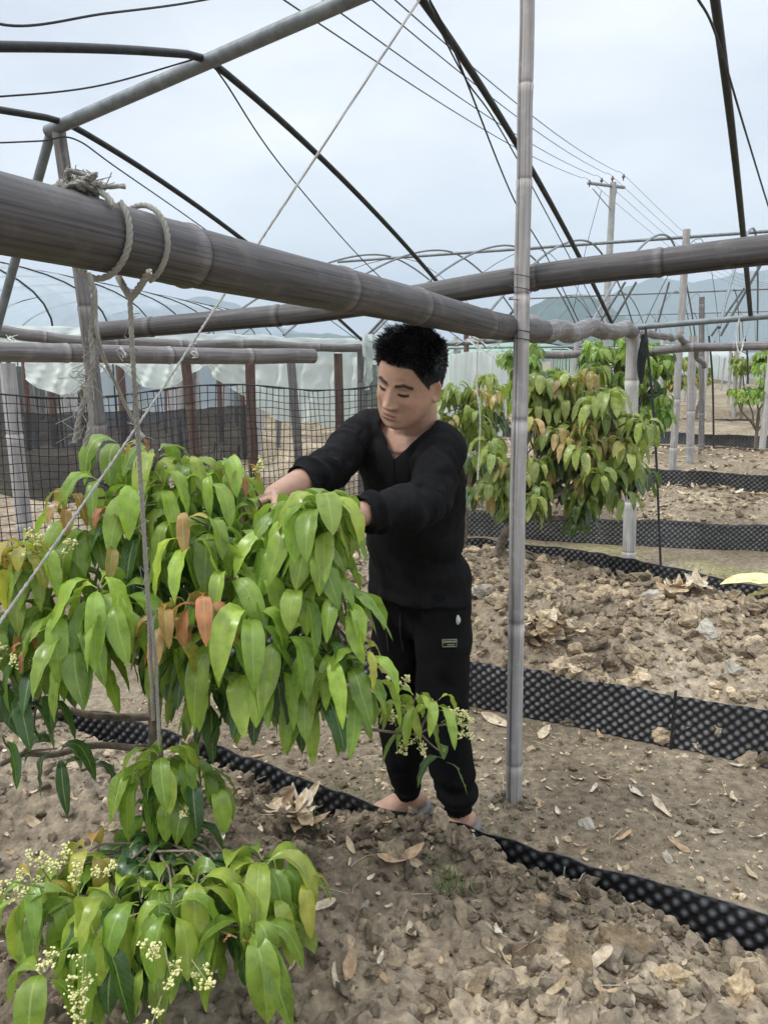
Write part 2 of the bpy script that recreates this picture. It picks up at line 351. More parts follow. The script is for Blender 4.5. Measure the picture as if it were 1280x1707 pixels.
# ------------------------------------------------------------------ the ground: raised beds between furrows
def vL(k, u):
    """the lines (across-row position) of the plastic edging, as functions of u along the row"""
    u = np.asarray(u, float); w = .03 * np.sin(u * 2.1 + k * 1.7)
    if k == 1: return 1.895 - .045 * np.clip(u, -3, 1) + w * .4
    if k == 2: return 3.12 + .02 * u + w * .5
    if k == 3: return 4.87 - .30 * np.clip(u, -1.3, .8) + w
    if k == 4: return 6.94 + .24 * np.clip(u, -3.2, 1.2) + w
    if k == 5: return 8.85 + .1 * np.clip(u, -3, 2) + w
    if k == 6: return 10.1 + .08 * np.clip(u, -3, 2) + w
    if k == 7: return 13.1 + .1 * np.clip(u, -3, 2) + w
    if k == 8: return 15.4 + .1 * np.clip(u, -3, 3) + w
    if k == 9: return 19.2 + w
    return 22.0 + w
def bed(v, a, b, h0, h1, ed):
    """a bed between lines a and b: soil h0 high at its edging, h1 at the crown"""
    d = np.minimum(v - a, b - v); g = .012 + .004 * np.abs(a)
    return np.where(d > 0, h0 * ss(g, g * 2 + .035, d) + (h1 - h0) * ss(g, ed, d), 0.0)
def height(x, y, detail=True):
    x = np.asarray(x, float); y = np.asarray(y, float)
    u, v = xy2uv(x, y)
    l1 = vL(1, u)
    pile = .078 * np.exp(-((u + .72) / .38) ** 2) + .03 * np.exp(-((u + 1.7) / .4) ** 2)
    z = bed(v, -.25 + 0 * u, l1, .138, .285, .62) + np.where((v < l1) & (v > l1 - .5), pile * ss(.5, 0, l1 - v), 0)
    z = z + bed(v, vL(2, u), vL(3, u), .17, .315, .55); b3 = (v > vL(2, u)) & (v < vL(3, u)); z = z - np.where(b3, .10 * ss(.75, .1, vL(3, u) - v), 0) * np.clip(z / .1, 0, 1)
    z = z + bed(v, vL(4, u), vL(5, u), .15, .27, .6) + bed(v, vL(6, u), vL(7, u), .15, .26, .7) + bed(v, vL(8, u), vL(9, u), .15, .26, .7) + bed(v, vL(10, u), 26 + 0 * u, .15, .26, .7)
    if detail:
        onbed = np.clip(z / .2, 0, 1)
        r = np.hypot(x, y)
        a = (.006 + .040 * onbed) * np.clip(1.3 - r / 30, 0, 1)
        z = z + a * (fbm(x * 5, y * 5, 0, 4, 3)) * .8 + (.003 + .019 * onbed) * np.clip(1.5 - r / 8, 0, 1) * np.abs(fbm(x * 21, y * 21, 0, 3, 9))
    return z
# polar sheet: fine in front of the camera, coarse to the horizon
th = np.concatenate([np.linspace(-180, -60, 30)[:-1], np.linspace(-60, -34, 40)[:-1], np.linspace(-34, 34, 300), np.linspace(34, 60, 40)[1:], np.linspace(60, 180, 30)[1:]])
rr_ = np.concatenate([[.02], np.geomspace(.25, 1.0, 40)[:-1], np.geomspace(1.0, 9, 420)[:-1], np.geomspace(9, 40, 120)[:-1], np.geomspace(40, 6000, 40)])
TH, RR = np.meshgrid(np.radians(th), rr_, indexing='ij')
gx, gy = np.sin(TH) * RR, np.cos(TH) * RR
gz = np.where(RR < 45, height(gx, gy), 0.0)
gu, gv = xy2uv(gx, gy)
# tint: drier, paler crumbs on the beds; mossy green in the second furrow, straw further out
inb = np.clip(height(gx, gy, False) / .15, 0, 1)[..., None]
tint = np.array([1.22, 1.20, 1.15]) * (1 - inb) + np.array([1.20, 1.18, 1.15]) * inb
pale = (ss(.35, .9, (fbm(gx * 1.3 + 3, gy * 1.3, 0, 3, 21) * .5 + .5)) * inb[..., 0] * ss(2.2, 1.0, np.abs(gu - .9) + .3 * np.abs(gv - 1.2)))[..., None]
tint = tint * (1 + .75 * pale)
b2 = (((gv > vL(2, gu)) & (gv < vL(3, gu))) * 1.0)[..., None]; tint = tint * (1 + .35 * b2)
moss = ((gv > vL(3, gu)) & (gv < vL(4, gu)))[..., None] * ss(-.35, .5, fbm(gx * 1.6, gy * 1.6, 0, 3, 5))[..., None]
tint = tint * (1 - .75 * moss) + np.array([1.5, 1.62, 1.12]) * moss * .75
far = ss(6.6, 8.0, gv)[..., None]; tint = tint * (1 - far) + np.array([1.46, 1.45, 1.38]) * (1 + .22 * fbm(gx * 2, gy * 5, 0, 3, 31))[..., None] * far
mb = MB(); grid(mb, np.stack([gx, gy, gz], -1), None, tint)
tag(mb.build('ground', M['soil']), kind='structure')

# ------------------------------------------------------------------ black dimpled edging strips
def edging(k, u0, u1, hgt, z0, res, label, m, sp=.044, bury=.04, lean=.0):
    nu = int((u1 - u0) / res); nz_ = max(8, int((hgt + bury) / res)) if res < .02 else 10
    U = np.linspace(u0, u1, nu + 1); Z = np.linspace(-bury, hgt, nz_ + 1)
    UU, ZZ = np.meshgrid(U, Z, indexing='ij')
    wav = .018 * np.sin(UU * 3.1 + k) + .010 * np.sin(UU * 9 + k * 2) + .012 * fbm(UU * 6, ZZ * 3, 0, 3, k)
    V = vL(k, UU) + wav * (ZZ / hgt) + lean * ZZ
    # staggered dimples standing out of the sheet
    row = np.floor(ZZ / (sp * .5)); cu = UU / sp + .5 * np.mod(row, 2)
    du = (cu - np.floor(cu) - .5) * sp; dz = (ZZ / (sp * .5) - row - .5) * sp * .5
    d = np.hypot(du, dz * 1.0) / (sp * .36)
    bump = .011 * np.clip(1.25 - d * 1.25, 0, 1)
    V = V - np.where((ZZ > .004) & (ZZ < hgt - .004), bump, 0)
    top = hgt * (1 + .06 * np.sin(UU * 1.3 + k * 3) + .03 * np.sin(UU * 6.1) + .03 * fbm(UU * 9, UU * 0, 0, 3, k))
    X, Y = uv2xy(UU, V)
    pts = np.stack([X, Y, z0 + ZZ * np.where(ZZ > 0, top / hgt, 1)], -1)
    dc = np.clip(1.35 - d * 1.5, 0, 1) * (ZZ > .004) * (ZZ < hgt - .004); m_ = MB(); grid(m_, pts, None, np.repeat(dc[..., None], 3, -1))  # dc: mask of the pale highlight painted on each dimple
    back = pts.copy(); back[..., 0] += RV[0] * .004; back[..., 1] += RV[1] * .004
    grid(m_, back[:, ::-1], None, (0., 0., 0.))
    rim = np.stack([pts[:, -1], back[:, -1]], 1); grid(m_, rim, None, (0., 0., 0.))
    return tag(m_.build('plastic_edging', m), label, 'garden edging', 'black plastic edging of the beds')
edging(1, -4.2, 1.6, .205, 0, .0055, 'black dimpled plastic edging half buried in soil, running past the feet of the man', M['plastic_faint'])
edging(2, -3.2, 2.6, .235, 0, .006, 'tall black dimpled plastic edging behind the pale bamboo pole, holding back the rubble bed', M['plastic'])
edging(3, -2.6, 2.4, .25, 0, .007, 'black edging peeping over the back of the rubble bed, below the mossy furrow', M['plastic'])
edging(4, -5.5, 3.5, .235, 0, .009, 'grey dotted black dimpled edging along the far side of the mossy furrow', M['plastic_bright'])
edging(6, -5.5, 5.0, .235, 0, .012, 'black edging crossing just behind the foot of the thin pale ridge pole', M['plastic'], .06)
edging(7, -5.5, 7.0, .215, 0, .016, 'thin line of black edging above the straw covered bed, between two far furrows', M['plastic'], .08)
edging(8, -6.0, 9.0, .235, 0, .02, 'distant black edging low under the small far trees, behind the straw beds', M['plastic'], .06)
m_ = MB(); sx, sy = uv2xy(-.28, float(vL(2, -.28)) - .012); tube(m_, [(sx, sy, -.05), (sx, sy, .12), (sx + .003, sy, .255)], .006, 8); tag(m_.build('edging_stake', M['hoop']), 'thin black stake pinning the tall edging right of the pale pole', 'stake')
m_ = MB(); sx, sy = uv2xy(-.42, float(vL(1, -.42)) - .016); tube(m_, [(sx, sy, .05), (sx, sy, .15), (sx + .002, sy, .19)], .0022, 6); tag(m_.build('peg', M['rope_white']), 'small white peg stuck in soil beside the half buried edging', 'peg')
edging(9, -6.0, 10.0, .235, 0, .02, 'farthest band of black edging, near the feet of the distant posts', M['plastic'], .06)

# ------------------------------------------------------------------ clods, pebbles, litter
def rock_shape(k, seed, flat=.75):
    v, f = ico(k); r = np.random.default_rng(seed)
    n = r.normal(size=(9, 3)); n /= np.linalg.norm(n, axis=1)[:, None]; h = r.uniform(.42, 1.0, 9)
    dd = v @ n.T; q = np.where(dd > .12, h / np.maximum(dd, .12), 9); rad = np.minimum(q.min(1), 1.15)
    p = v * rad[:, None]
    p *= (1 + .20 * fbm(p[:, 0] * 2.2 + seed, p[:, 1] * 2.2, p[:, 2] * 2.2, 4, seed % 7))[:, None]
    return p * np.array([1, r.uniform(.55, .95), flat * r.uniform(.6, 1.0)]), f
SH = {k: [rock_shape(k, 40 + i) for i in range(10)] for k in (1, 2, 3)}
for k_ in (2, 3): SH[k_] = [(p * (1 + .13 * fbm(p[:, 0] * 5 + i, p[:, 1] * 5, p[:, 2] * 5, 3, i) * (k_ > 2))[:, None], f) for i, (p, f) in enumerate(SH[k_])]
def rotm(r):
    a, b, c = r.uniform(0, 6.28), r.normal() * .5, r.normal() * .5
    return np.array((Matrix.Rotation(a, 3, 'Z') @ Matrix.Rotation(b, 3, 'X') @ Matrix.Rotation(c, 3, 'Y')))
def scatter2(name, *a, **k):
    for m_, nm, sm in zip(scatter(*a, **k), (name, name.replace('clods', 'lumps').replace('rubble', 'clumps').replace('gravel', 'stones').replace('crumbs', 'chunks')), (False, False)):
        if m_.n: tag(m_.build(nm, M['soil'], None, sm), kind='stuff')
def scatter(n, fu, size, lod, tint, sink=.25, seed=0, dens=None):
    r = np.random.default_rng(seed); m_ = (MB(), MB()); Q = []
    while len(Q) < n:
        u, v = fu(r)
        if dens is not None and r.random() > dens(u, v): continue
        Q.append((u, v))
    Q = np.array(Q); X, Y = uv2xy(Q[:, 0], Q[:, 1]); Z = height(X, Y)
    for (u, v), x, y, z in zip(Q, X, Y, Z):
        s = size(r); k = lod(s, math.hypot(x, y)); pv, pf = SH[k][r.integers(10)]
        g = r.uniform(.70, 1.25); t = np.array(tint(r, u, v)) * g
        m_[k > 1].add((pv * s) @ rotm(r).T + np.array([x, y, z + s * (.47 - sink)]), pf, None, t)
    return m_
_lu = np.linspace(-9, 9, 1801); _lt = {k: vL(k, _lu) for k in range(1, 11)}
def vq(k, u): return float(_lt[k][min(1800, max(0, int((u + 9) * 100)))])
def vin(a, b, u, r, m0=.02, m1=.02): 
    lo, hi = vq(a, u) + m0, vq(b, u) - m1; return lo + (hi - lo) * r.random()
def fu1(r):
    u = r.uniform(-2.9, .95); return u, vq(1, u) - .012 - 1.25 * r.random() ** 1.25
def fu2(r):
    u = r.uniform(-2.6, 1.3); return u, vin(2, 3, u, r)
def fuf(r):
    u = r.uniform(-2.6, 1.0); return u, vin(1, 2, u, r, .03, .03)
def fu4(r):
    u = r.uniform(-3.4, 1.6); return u, vin(4, 5, u, r)
lodn = lambda s, d: 3 if s / d > .0105 else (2 if s / d > .0050 else 1)
dens1 = lambda u, v: .25 + .75 * min(1, max(0, (u + 1.3) / 1.2)) * (.65 + .35 * math.sin(u * 7) * math.sin(v * 8)) + .15 * (v > 1.6)
tb = lambda r, u, v: (1.15, 1.13, 1.1) if r.random() < .72 - .5 * min(1, max(0, (u + .1) / .8)) else (1.9, 1.85, 1.7)
tp = lambda r, u, v: (1.35, 1.31, 1.24) if r.random() < .6 else (2.3, 2.2, 2.0)
scatter2('soil_clods', 6500, fu1, lambda r: min(.042, .003 + r.exponential(.0080)), lodn, tb, seed=1, dens=dens1)
scatter2('soil_rubble', 8200, fu2, lambda r: min(.062, .005 + r.exponential(.0125)), lodn, tp, seed=2)
scatter2('furrow_gravel', 7000, fuf, lambda r: min(.022, .0016 + r.exponential(.0034)), lodn, lambda r, u, v: (1.1, 1.07, 1.0) if r.random() < .6 else (3.0, 2.9, 2.6), seed=3)
scatter2('soil_crumbs', 2600, fu4, lambda r: min(.05, .01 + r.exponential(.012)), lambda s, d: 1, tp, seed=4)

def clod(px, py, wpx, label, seed, flat=.75, tintv=(1.25, 1.2, 1.12), zz=.32, m='soil', group=None):
    Yg = 2.0
    for _ in range(14):      # walk the view ray to the ground
        p = P(px, py, Yg); z = float(height(np.array([p.x]), np.array([p.y]), False)[0]); q = (CAMZ - z) / max(.05, (CAMZ - p.z)) * Yg; Yg = .5 * Yg + .5 * q
    p = P(px, py, Yg); s = wpx / FPX * Yg / 2; pv, pf = rock_shape(4, seed, flat)
    n = fbm(pv[:, 0] * 3, pv[:, 1] * 3, pv[:, 2] * 3, 4, seed); pv = pv * (1 + .12 * n + .04 * fbm(pv[:, 0] * 15, pv[:, 1] * 15, pv[:, 2] * 15, 2, seed))[:, None]
    r = np.random.default_rng(seed); m_ = MB(); pv, pf = pv.copy(), pf; zt = float(height(np.array([p.x]), np.array([p.y]))[0])
    m_.add((pv * s) @ rotm(r).T + np.array([p.x, p.y, zt + s * zz]), pf, None, tuple(c * c * .95 for c in tintv))
    return tag(m_.build('clod' if m == 'soil' else 'stone', M[m], None, False), label, 'clod' if m == 'soil' else 'stone', group)
G1 = 'big clods on the near bed'
for px, py, w, lab, sd_, fl, tv in [
    (935, 1565, 70, 'long upright pale clod, tallest of the lumps beside the half buried edging', 101, .8, (1.5, 1.45, 1.36)),
    (955, 1600, 80, 'brown slab shaped clod leaning under the long pale clod', 102, .6, (1.1, 1.05, 1)),
    (880, 1590, 78, 'dark brown clod left of the long pale clod on near bed', 103, .8, (.95, .9, .86)),
    (1040, 1610, 110, 'broad flat clod right of the long pale clod, near the frame bottom', 104, .55, (1.15, 1.1, 1.03)),
    (965, 1640, 70, 'grey brown rounded clod at bottom of the clod heap on near bed', 105, .75, (1.1, 1.06, 1.0)),
    (735, 1660, 60, 'squarish brown clod alone near bottom edge below the curled dry leaf', 106, .9, (1.0, .96, .92)),
    (795, 1655, 56, 'narrow upright clod beside the squarish brown one at bottom edge', 107, 1.0, (1.15, 1.1, 1.02)),
    (690, 1590, 44, 'pale grey lump in bare soil left of the clod heap', 108, .8, (1.4, 1.36, 1.3)),
    (840, 1500, 60, 'low brown clod at the top of the clod heap by the edging', 109, .6, (1.15, 1.1, 1.02)),
    (905, 1530, 66, 'tan clod on the shoulder of bed just below the edging', 110, .7, (1.45, 1.4, 1.3)),
    (1180, 1600, 86, 'wide sandy clod low on the right of the near bed', 111, .6, (1.35, 1.3, 1.2)),
    (1225, 1690, 90, 'sandy lump in the bottom right corner of near bed', 112, .6, (1.7, 1.63, 1.5)),
    (1120, 1665, 60, 'small sandy clod between the wide sandy clod and the bottom corner', 113, .7, (1.6, 1.53, 1.4)),
    (700, 1690, 40, 'half buried brown clod at the bottom edge under the squarish one', 114, .6, (.9, .86, .82)),
    (500, 1480, 40, 'rounded brown clod beside the sapling leaves', 115, .8, (1.1, 1.05, 1.0)),
    (400, 1290, 55, 'brown clod on the bed shoulder behind the sapling', 116, .7, (1.2, 1.15, 1.08)),
    (320, 1275, 70, 'wide crumbly clod behind the top tuft of the sapling, against the edging', 117, .6, (1.2, 1.16, 1.1)),
    (470, 1330, 46, 'crumbly clod between sapling and edging, right of the wide one', 118, .7, (1.2, 1.15, 1.08))]:
    clod(px, py, w, lab, sd_, fl, tv, group=G1)
for px, py, w, lab, sd_ in [
    (606, 1507, 28, 'small white stone lying alone on the near bed soil', 201), (976, 1377, 30, 'flat pale stone on furrow right of the pale pole', 202),
    (1113, 1437, 26, 'little pale stone near the dry leaves at right of the furrow', 203), (972, 1490, 34, 'pale stone on the brim of bed by the edging', 204),
    (808, 1000, 46, 'big pale boulder on rubble bed right behind the hip of the man', 205), (1225, 1125, 36, 'pale lump on the rubble bed near right frame edge', 206),
    (520, 1325, 26, 'whitish rounded stone against the edging left of the feet', 207), (1085, 1010, 40, 'pale block in the middle of the rubble bed', 208), (1180, 1060, 44, 'pale flat block at right of the rubble bed, above the tall edging', 209)]:
    clod(px, py, w, lab, sd_, .7, (1, 1, 1), .3, 'stone', 'pale stones')

m_ = MB(); rb_ = np.random.default_rng(8)
for px, py, n_, sp_ in ((855, 1338, 90, .045), (664, 1372, 50, .06), (745, 1392, 40, .05), (1047, 938, 60, .08)):
    q_ = P(px, py, 2.0); t0 = CAMZ / (CAMZ - q_.z); bx_, by_ = q_.x * t0, 2.0 * t0
    for k in range(n_):
        a = rb_.uniform(0, 6.28); d_ = sp_ * (.75 + abs(rb_.normal()) * .6); s = min(.014, .002 + rb_.exponential(.004)); pv, pf = SH[2][rb_.integers(10)]
        x, y = bx_ + math.cos(a) * d_, by_ + math.sin(a) * d_; m_.add((pv * s) @ rotm(rb_).T + np.array([x, y, .004 + s * .2 + max(0, .016 - (d_ - sp_ * .7) * .5)]), pf, None, np.array([1.0, .98, .93]) * rb_.uniform(.65, 1.2))
tag(m_.build('loose_soil', M['soil'], None, False), kind='stuff')
def dry_leaf(mb, c, az, Ln, W, tilt, curl, col, r):
    """a curled fallen leaf, both faces"""
    s = np.linspace(0, 1, 9); a = np.linspace(-1, 1, 5)
    w = W * .5 * np.sin(np.pi * np.clip(s, .02, .98) ** .85) ** .8 + .0008
    ph = curl * (s - .5) * 2; x = Ln * (s - .5); z = curl * .22 * Ln * ((s - .5) * 2) ** 2
    fold = .55 * r.uniform(.3, 1.2)
    V = np.stack([np.repeat(x[:, None], 5, 1), a[None] * w[:, None] * math.cos(fold * .8), z[:, None] + np.abs(a)[None] * w[:, None] * math.sin(fold) + .1 * W * np.sin(s * 9 + az)[:, None] * a[None]], -1)
    m = np.array(Matrix.Rotation(az, 3, 'Z') @ Matrix.Rotation(tilt, 3, 'Y') @ Matrix.Rotation(r.normal() * .35, 3, 'X'))
    V = V @ m.T; V[..., 2] -= V[..., 2].min(); V += np.array(c)
    UV = np.stack(np.broadcast_arrays((a[None] + 1) / 2, s[:, None]), -1)
    grid(mb, V, UV, col)
def ground_at(px, py):
    Yg = 2.0
    for _ in range(16):
        p = P(px, py, Yg); z = float(height(np.array([p.x]), np.array([p.y]), False)[0]); q = (CAMZ - z) / max(.05, (CAMZ - p.z)) * Yg; Yg = .5 * Yg + .5 * q
    p = P(px, py, Yg); return np.array([p.x, p.y, float(height(np.array([p.x]), np.array([p.y]))[0])])
TAN = [(.50, .40, .27), (.58, .49, .36), (.42, .30, .19), (.62, .55, .43)]
rl = np.random.default_rng(77)
GF = 'dry leaves fallen on the furrow'
for px, py, w in [(1060, 1325, 40), (1100, 1350, 48), (1040, 1400, 40), (990, 1318, 30), (1130, 1415, 38), (960, 1300, 22), (1220, 1335, 34), (1170, 1290, 26), (905, 1225, 50), (830, 1205, 60),
                  (1000, 1230, 26), (1250, 1460, 34), (1010, 1300, 24), (930, 1360, 24), (1190, 1390, 26), (1260, 1400, 22), (900, 1340, 22), (1080, 1260, 24), (1230, 1250, 22), (1160, 1345, 22), (460, 1245, 30), (430, 1262, 22), (830, 1270, 24), (880, 1310, 20)]:
    c = ground_at(px, py); m_ = MB(); d = math.hypot(c[0], c[1], CAMZ - c[2])
    dry_leaf(m_, c + np.array([0, 0, .004]), rl.uniform(0, 6.28), w / FPX * d * .98, w / FPX * d * .30, rl.normal() * .2, rl.uniform(.3, 1.3), TAN[rl.integers(4)], rl)
    tag(m_.build('fallen_leaf', M['dry']), 'curled pale tan leaf lying on the bare furrow near the pale pole', 'dry leaf', GF)
GN = 'dry leaves fallen on the near bed'
for px, py, w, c0 in [(630, 1415, 44, 1), (585, 1440, 30, 0), (668, 1455, 70, 2), (700, 1460, 46, 0), (685, 1548, 44, 1), (990, 1640, 56, 1), (580, 1630, 56, 2), (560, 1650, 40, 1), (610, 1385, 34, 0), (540, 1390, 34, 2), (520, 1370, 46, 1),
                      (560, 1405, 30, 3), (640, 1380, 26, 2), (830, 1545, 26, 3), (845, 1580, 36, 0), (1050, 1690, 36, 3), (930, 1690, 34, 0), (515, 1560, 40, 3), (535, 1530, 40, 1), (60, 1368, 36, 0), (640, 1640, 22, 2), (1010, 1690, 30, 2)]:
    c = ground_at(px, py); m_ = MB(); d = math.hypot(c[0], c[1], CAMZ - c[2])
    dry_leaf(m_, c + np.array([0, 0, .006]), rl.uniform(0, 6.28), w / FPX * d * 1.15, w / FPX * d * .36, rl.normal() * .25, rl.uniform(.3, 1.4), TAN[c0], rl)
    tag(m_.build('fallen_leaf', M['dry']), 'curled brown leaf lying among the soil crumbs of the near bed', 'dry leaf', GN)
def leaf_heap(px, py, w, h, n, label):
    m_ = MB()
    for k in range(n):
        c = ground_at(px + rl.normal() * w * .24, py + rl.normal() * h * .18); d = math.hypot(c[0], c[1])
        dry_leaf(m_, c + np.array([0, 0, .02 + .05 * rl.random()]), rl.uniform(0, 6.28), rl.uniform(.09, .15), rl.uniform(.03, .045), rl.normal() * .3, rl.uniform(.4, 1.5), TAN[rl.integers(4)], rl)
    return tag(m_.build('leaf_heap', M['dry']), label, 'leaf heap')
leaf_heap(900, 1078, 90, 60, 48, 'heap of curled brown leaves on the rubble bed beside the pale bamboo pole')
leaf_heap(1140, 1000, 90, 50, 40, 'loose heap of dry tan leaves on the rubble bed near its back edging')
leaf_heap(505, 1385, 70, 40, 16, 'small heap of greyish dead leaves on the near bed right of the sapling')
# straw and dead leaves strewn over the far beds
m_ = MB()
SU = rl.uniform(-4.5, 3.5, 2600); SV = np.concatenate([rl.uniform(7.0, 8.8, 900), rl.uniform(8.8, 13.0, 900), rl.uniform(10.2, 15, 800)]); SX, SY = uv2xy(SU, SV); SZ = height(SX, SY)
for x, y, z in zip(SX, SY, SZ):
    if rl.random() < .45: dry_leaf(m_, (x, y, z + .004), rl.uniform(0, 6.28), rl.uniform(.08, .16), rl.uniform(.025, .05), rl.normal() * .3, rl.uniform(.2, 1.2), TAN[rl.integers(4)], rl)
    else:
        a = rl.uniform(0, 6.28); l_ = rl.uniform(.08, .25); d = np.array([math.cos(a), math.sin(a), rl.normal() * .25]) * l_
        tube(m_, [np.array([x, y, z + .02]) - d / 2, np.array([x, y, z + .035]), np.array([x, y, z + .02]) + d / 2], .0025, 3, False, TAN[rl.integers(4)])
tag(m_.build('straw_litter', M['dry']), kind='stuff')
# small leaf bits and twigs over the near beds
m_ = MB()
SQ = np.array([(fu1, fuf, fu2)[rl.integers(3)](rl) for k in range(1300)]); SX, SY = uv2xy(SQ[:, 0], SQ[:, 1]); SZ = height(SX, SY)
for x, y, z in zip(SX, SY, SZ):
    if rl.random() < .6: dry_leaf(m_, (x, y, z + .003), rl.uniform(0, 6.28), rl.uniform(.012, .035), rl.uniform(.006, .014), rl.normal() * .3, rl.uniform(.2, 1.2), TAN[rl.integers(4)], rl)
    else:
        a = rl.uniform(0, 6.28); l_ = rl.uniform(.03, .11); d = np.array([math.cos(a), math.sin(a), rl.normal() * .2]) * l_; b_ = rl.normal(size=3) * .006
        tube(m_, [np.array([x, y, z + .008]) - d / 2, np.array([x, y, z + .012]) + b_, np.array([x, y, z + .008]) + d / 2], rl.uniform(.0006, .0014), 3, False, TAN[rl.integers(4)])
tag(m_.build('litter', M['dry']), kind='stuff')
# thin weeds
m_ = MB()
def tuft(c, n, h, spread):
    for k in range(n):
        a = rl.uniform(0, 6.28); h_ = h * rl.uniform(.5, 1.1); b_ = np.array(c) + np.array([rl.normal(), rl.normal(), 0]) * spread
        d = np.array([math.cos(a), math.sin(a), 0]) * h_ * rl.uniform(.3, .9)
        tube(m_, [b_, b_ + d * .35 + np.array([0, 0, h_ * .7]), b_ + d + np.array([0, 0, h_ * .75])], [.0016, .0013, .0004], 3, False, (.16, .24, .07))
for px, py, n, h, s_ in [(600, 1322, 40, .05, .07), (745, 1470, 36, .06, .03), (770, 1475, 22, .03, .04), (800, 1370, 26, .03, .06), (520, 1378, 22, .05, .03), (880, 925, 60, .05, .12), (1120, 945, 60, .04, .2), (830, 1400, 14, .04, .02), (1190, 960, 60, .04, .15)]:
    tuft(ground_at(px, py), n, h, s_)
tag(m_.build('grass', simple('weeds', (.10, .16, .04), (.18, .26, .08), 30, .7)), kind='stuff')

# ------------------------------------------------------------------ hills far off
def hill(name, prof, Y, depth, seed, col):
    """prof: (px, py) of the skyline; a real ridge with slopes to front and back"""
    px = np.array([p[0] for p in prof], float); py = np.array([p[1] for p in prof], float)
    n = 160; xs = np.linspace(px[0], px[-1], n); ys = np.interp(xs, px, py)
    top = np.array([list(P(a, b, Y)) for a, b in zip(xs, ys)]); top[:, 2] += fbm(xs * .035, xs * 0, 0, 4, seed) * Y * .0022
    rows = []
    for t in np.concatenate([np.linspace(-1, 0, 18), np.linspace(0, 1, 8)[1:]]):
        e = (1 - abs(t)) ** 1.25; z = top[:, 2] * e
        q = np.stack([top[:, 0] * (1 + t * .05), top[:, 1] + t * depth, z - 2], -1)
        q[:, 2] += fbm(q[:, 0] * 9 / Y * 2, q[:, 1] * 9 / Y * 2, 0, 4, seed + 5) * Y * .004 * (abs(t) > .02)
        rows.append(q)
    m_ = MB(); grid(m_, np.array(rows).transpose(1, 0, 2))
    m = simple('wooded hillside ' + name, tuple(c * .7 for c in col), tuple(c * 1.3 for c in col), .02, .95, .1, 0)
    return tag(m_.build(name, m), kind='structure')
hill('hills', [(-700, 560), (-300, 530), (60, 470), (170, 520), (215, 518), (270, 508), (330, 494), (372, 498), (420, 520), (470, 545), (560, 560), (700, 572), (800, 565)], 2600, 700, 3, (.05, .08, .06))
hill('hills', [(700, 575), (880, 545), (960, 520), (1040, 478), (1090, 462), (1160, 468), (1240, 452), (1330, 440), (1500, 470), (1800, 540)], 2400, 700, 8, (.05, .08, .05))
hill('hills', [(760, 580), (830, 545), (880, 512), (915, 494), (950, 486), (985, 490), (1010, 503), (1035, 520), (1075, 545), (1150, 575)], 1150, 250, 13, (.035, .07, .045))
hill('hills', [(150, 585), (380, 560), (480, 552), (560, 556), (640, 566), (760, 580)], 1700, 300, 23, (.04, .07, .05))

# ------------------------------------------------------------------ bamboo
def bamboo(name, pts, r0, r1, m, label, cat='bamboo pole', group=None, node=.28, n=20, seed=0, bend=.006, split=False, jit=1.0):
    pts = [np.array(list(p), float) for p in pts]; r = np.random.default_rng(seed + 500)
    Ln = sum(np.linalg.norm(b - a) for a, b in zip(pts[:-1], pts[1:])); k = max(24, int(Ln / .004)); c = catmull(pts, k)
    s = np.linspace(0, 1, k + 1); c = c + np.stack([fbm(s * 2.3 * Ln, s * 0 + seed, 0, 2, 3), fbm(s * 2.3 * Ln, s * 0 + seed, 0, 2, 4), fbm(s * 2.3 * Ln, s * 0 + seed, 0, 2, 5)], -1) * bend
    rad = r0 + (r1 - r0) * s; z = s * Ln; col = np.ones((k + 1, n, 3)); at = -r.random() * node
    while at < Ln:
        d = z - at
        rad = rad * (1 + .075 * np.exp(-(d / .008) ** 2) - .05 * np.exp(-((d - .013) / .005) ** 2) + .02 * np.exp(-((d + .022) / .012) ** 2))
        ring = np.exp(-((d - .011) / .0036) ** 2)[:, None, None]; col = col * (1 + .65 * np.exp(-((d + .003) / .010) ** 2))[:, None, None] * (1 - .6 * ring)
        at += node * r.uniform(.82, 1.2) * jit
    ph = r.uniform(0, 6.28) if name != 'bamboo_pole' else 5.3; CR = [0]
    def md(th, m__):
        q = np.ones((m__, n)) + .02 * fbm(np.cos(th)[None] * 1.5 + z[:, None] * 3, np.sin(th)[None] * 1.5 + seed, 0, 2, 8)
        if split:      # a lengthwise crack
            a0 = ph + .25 * np.sin(z * 1.3); dd = np.angle(np.exp(1j * (th[None] - a0[:, None]))); q = q - .16 * np.exp(-(dd / .13) ** 2); CR[0] = np.exp(-(dd / .13) ** 2)
        return q
    m_ = MB(); tube(m_, c, rad, n, True, None, 0, md)
    if split: col = col * (1 - .72 * CR[0])[..., None]
    vv = np.concatenate(m_.c); vv[:(k + 1) * n] = col.reshape(-1, 3); m_.c = [vv]; 
    o = m_.build(name, m); tag(o, label, cat, group); return o
beamA = [(-.98, .15, 1.77), P(-20, 352, .97), (P(-20, 352, .97) + P(850, 546, 2.55)) / 2, P(850, 546, 2.55), P(905, 553, 2.85)]
bamboo('bamboo_beam', beamA, .052, .037, M['bamboo_dark'], 'thick dark bamboo beam slanting in from the left over the head of the man', 'bamboo beam', None, .33, 40, 1, .004)
bamboo('bamboo_beam', [P(872, 552, 2.72), P(950, 550, 3.7), P(1050, 552, 5.78)], .040, .048, M['bamboo_mid'], 'knotty thinner bamboo running from the pale pole to the white post', 'bamboo beam', None, .22, 24, 2, .02)
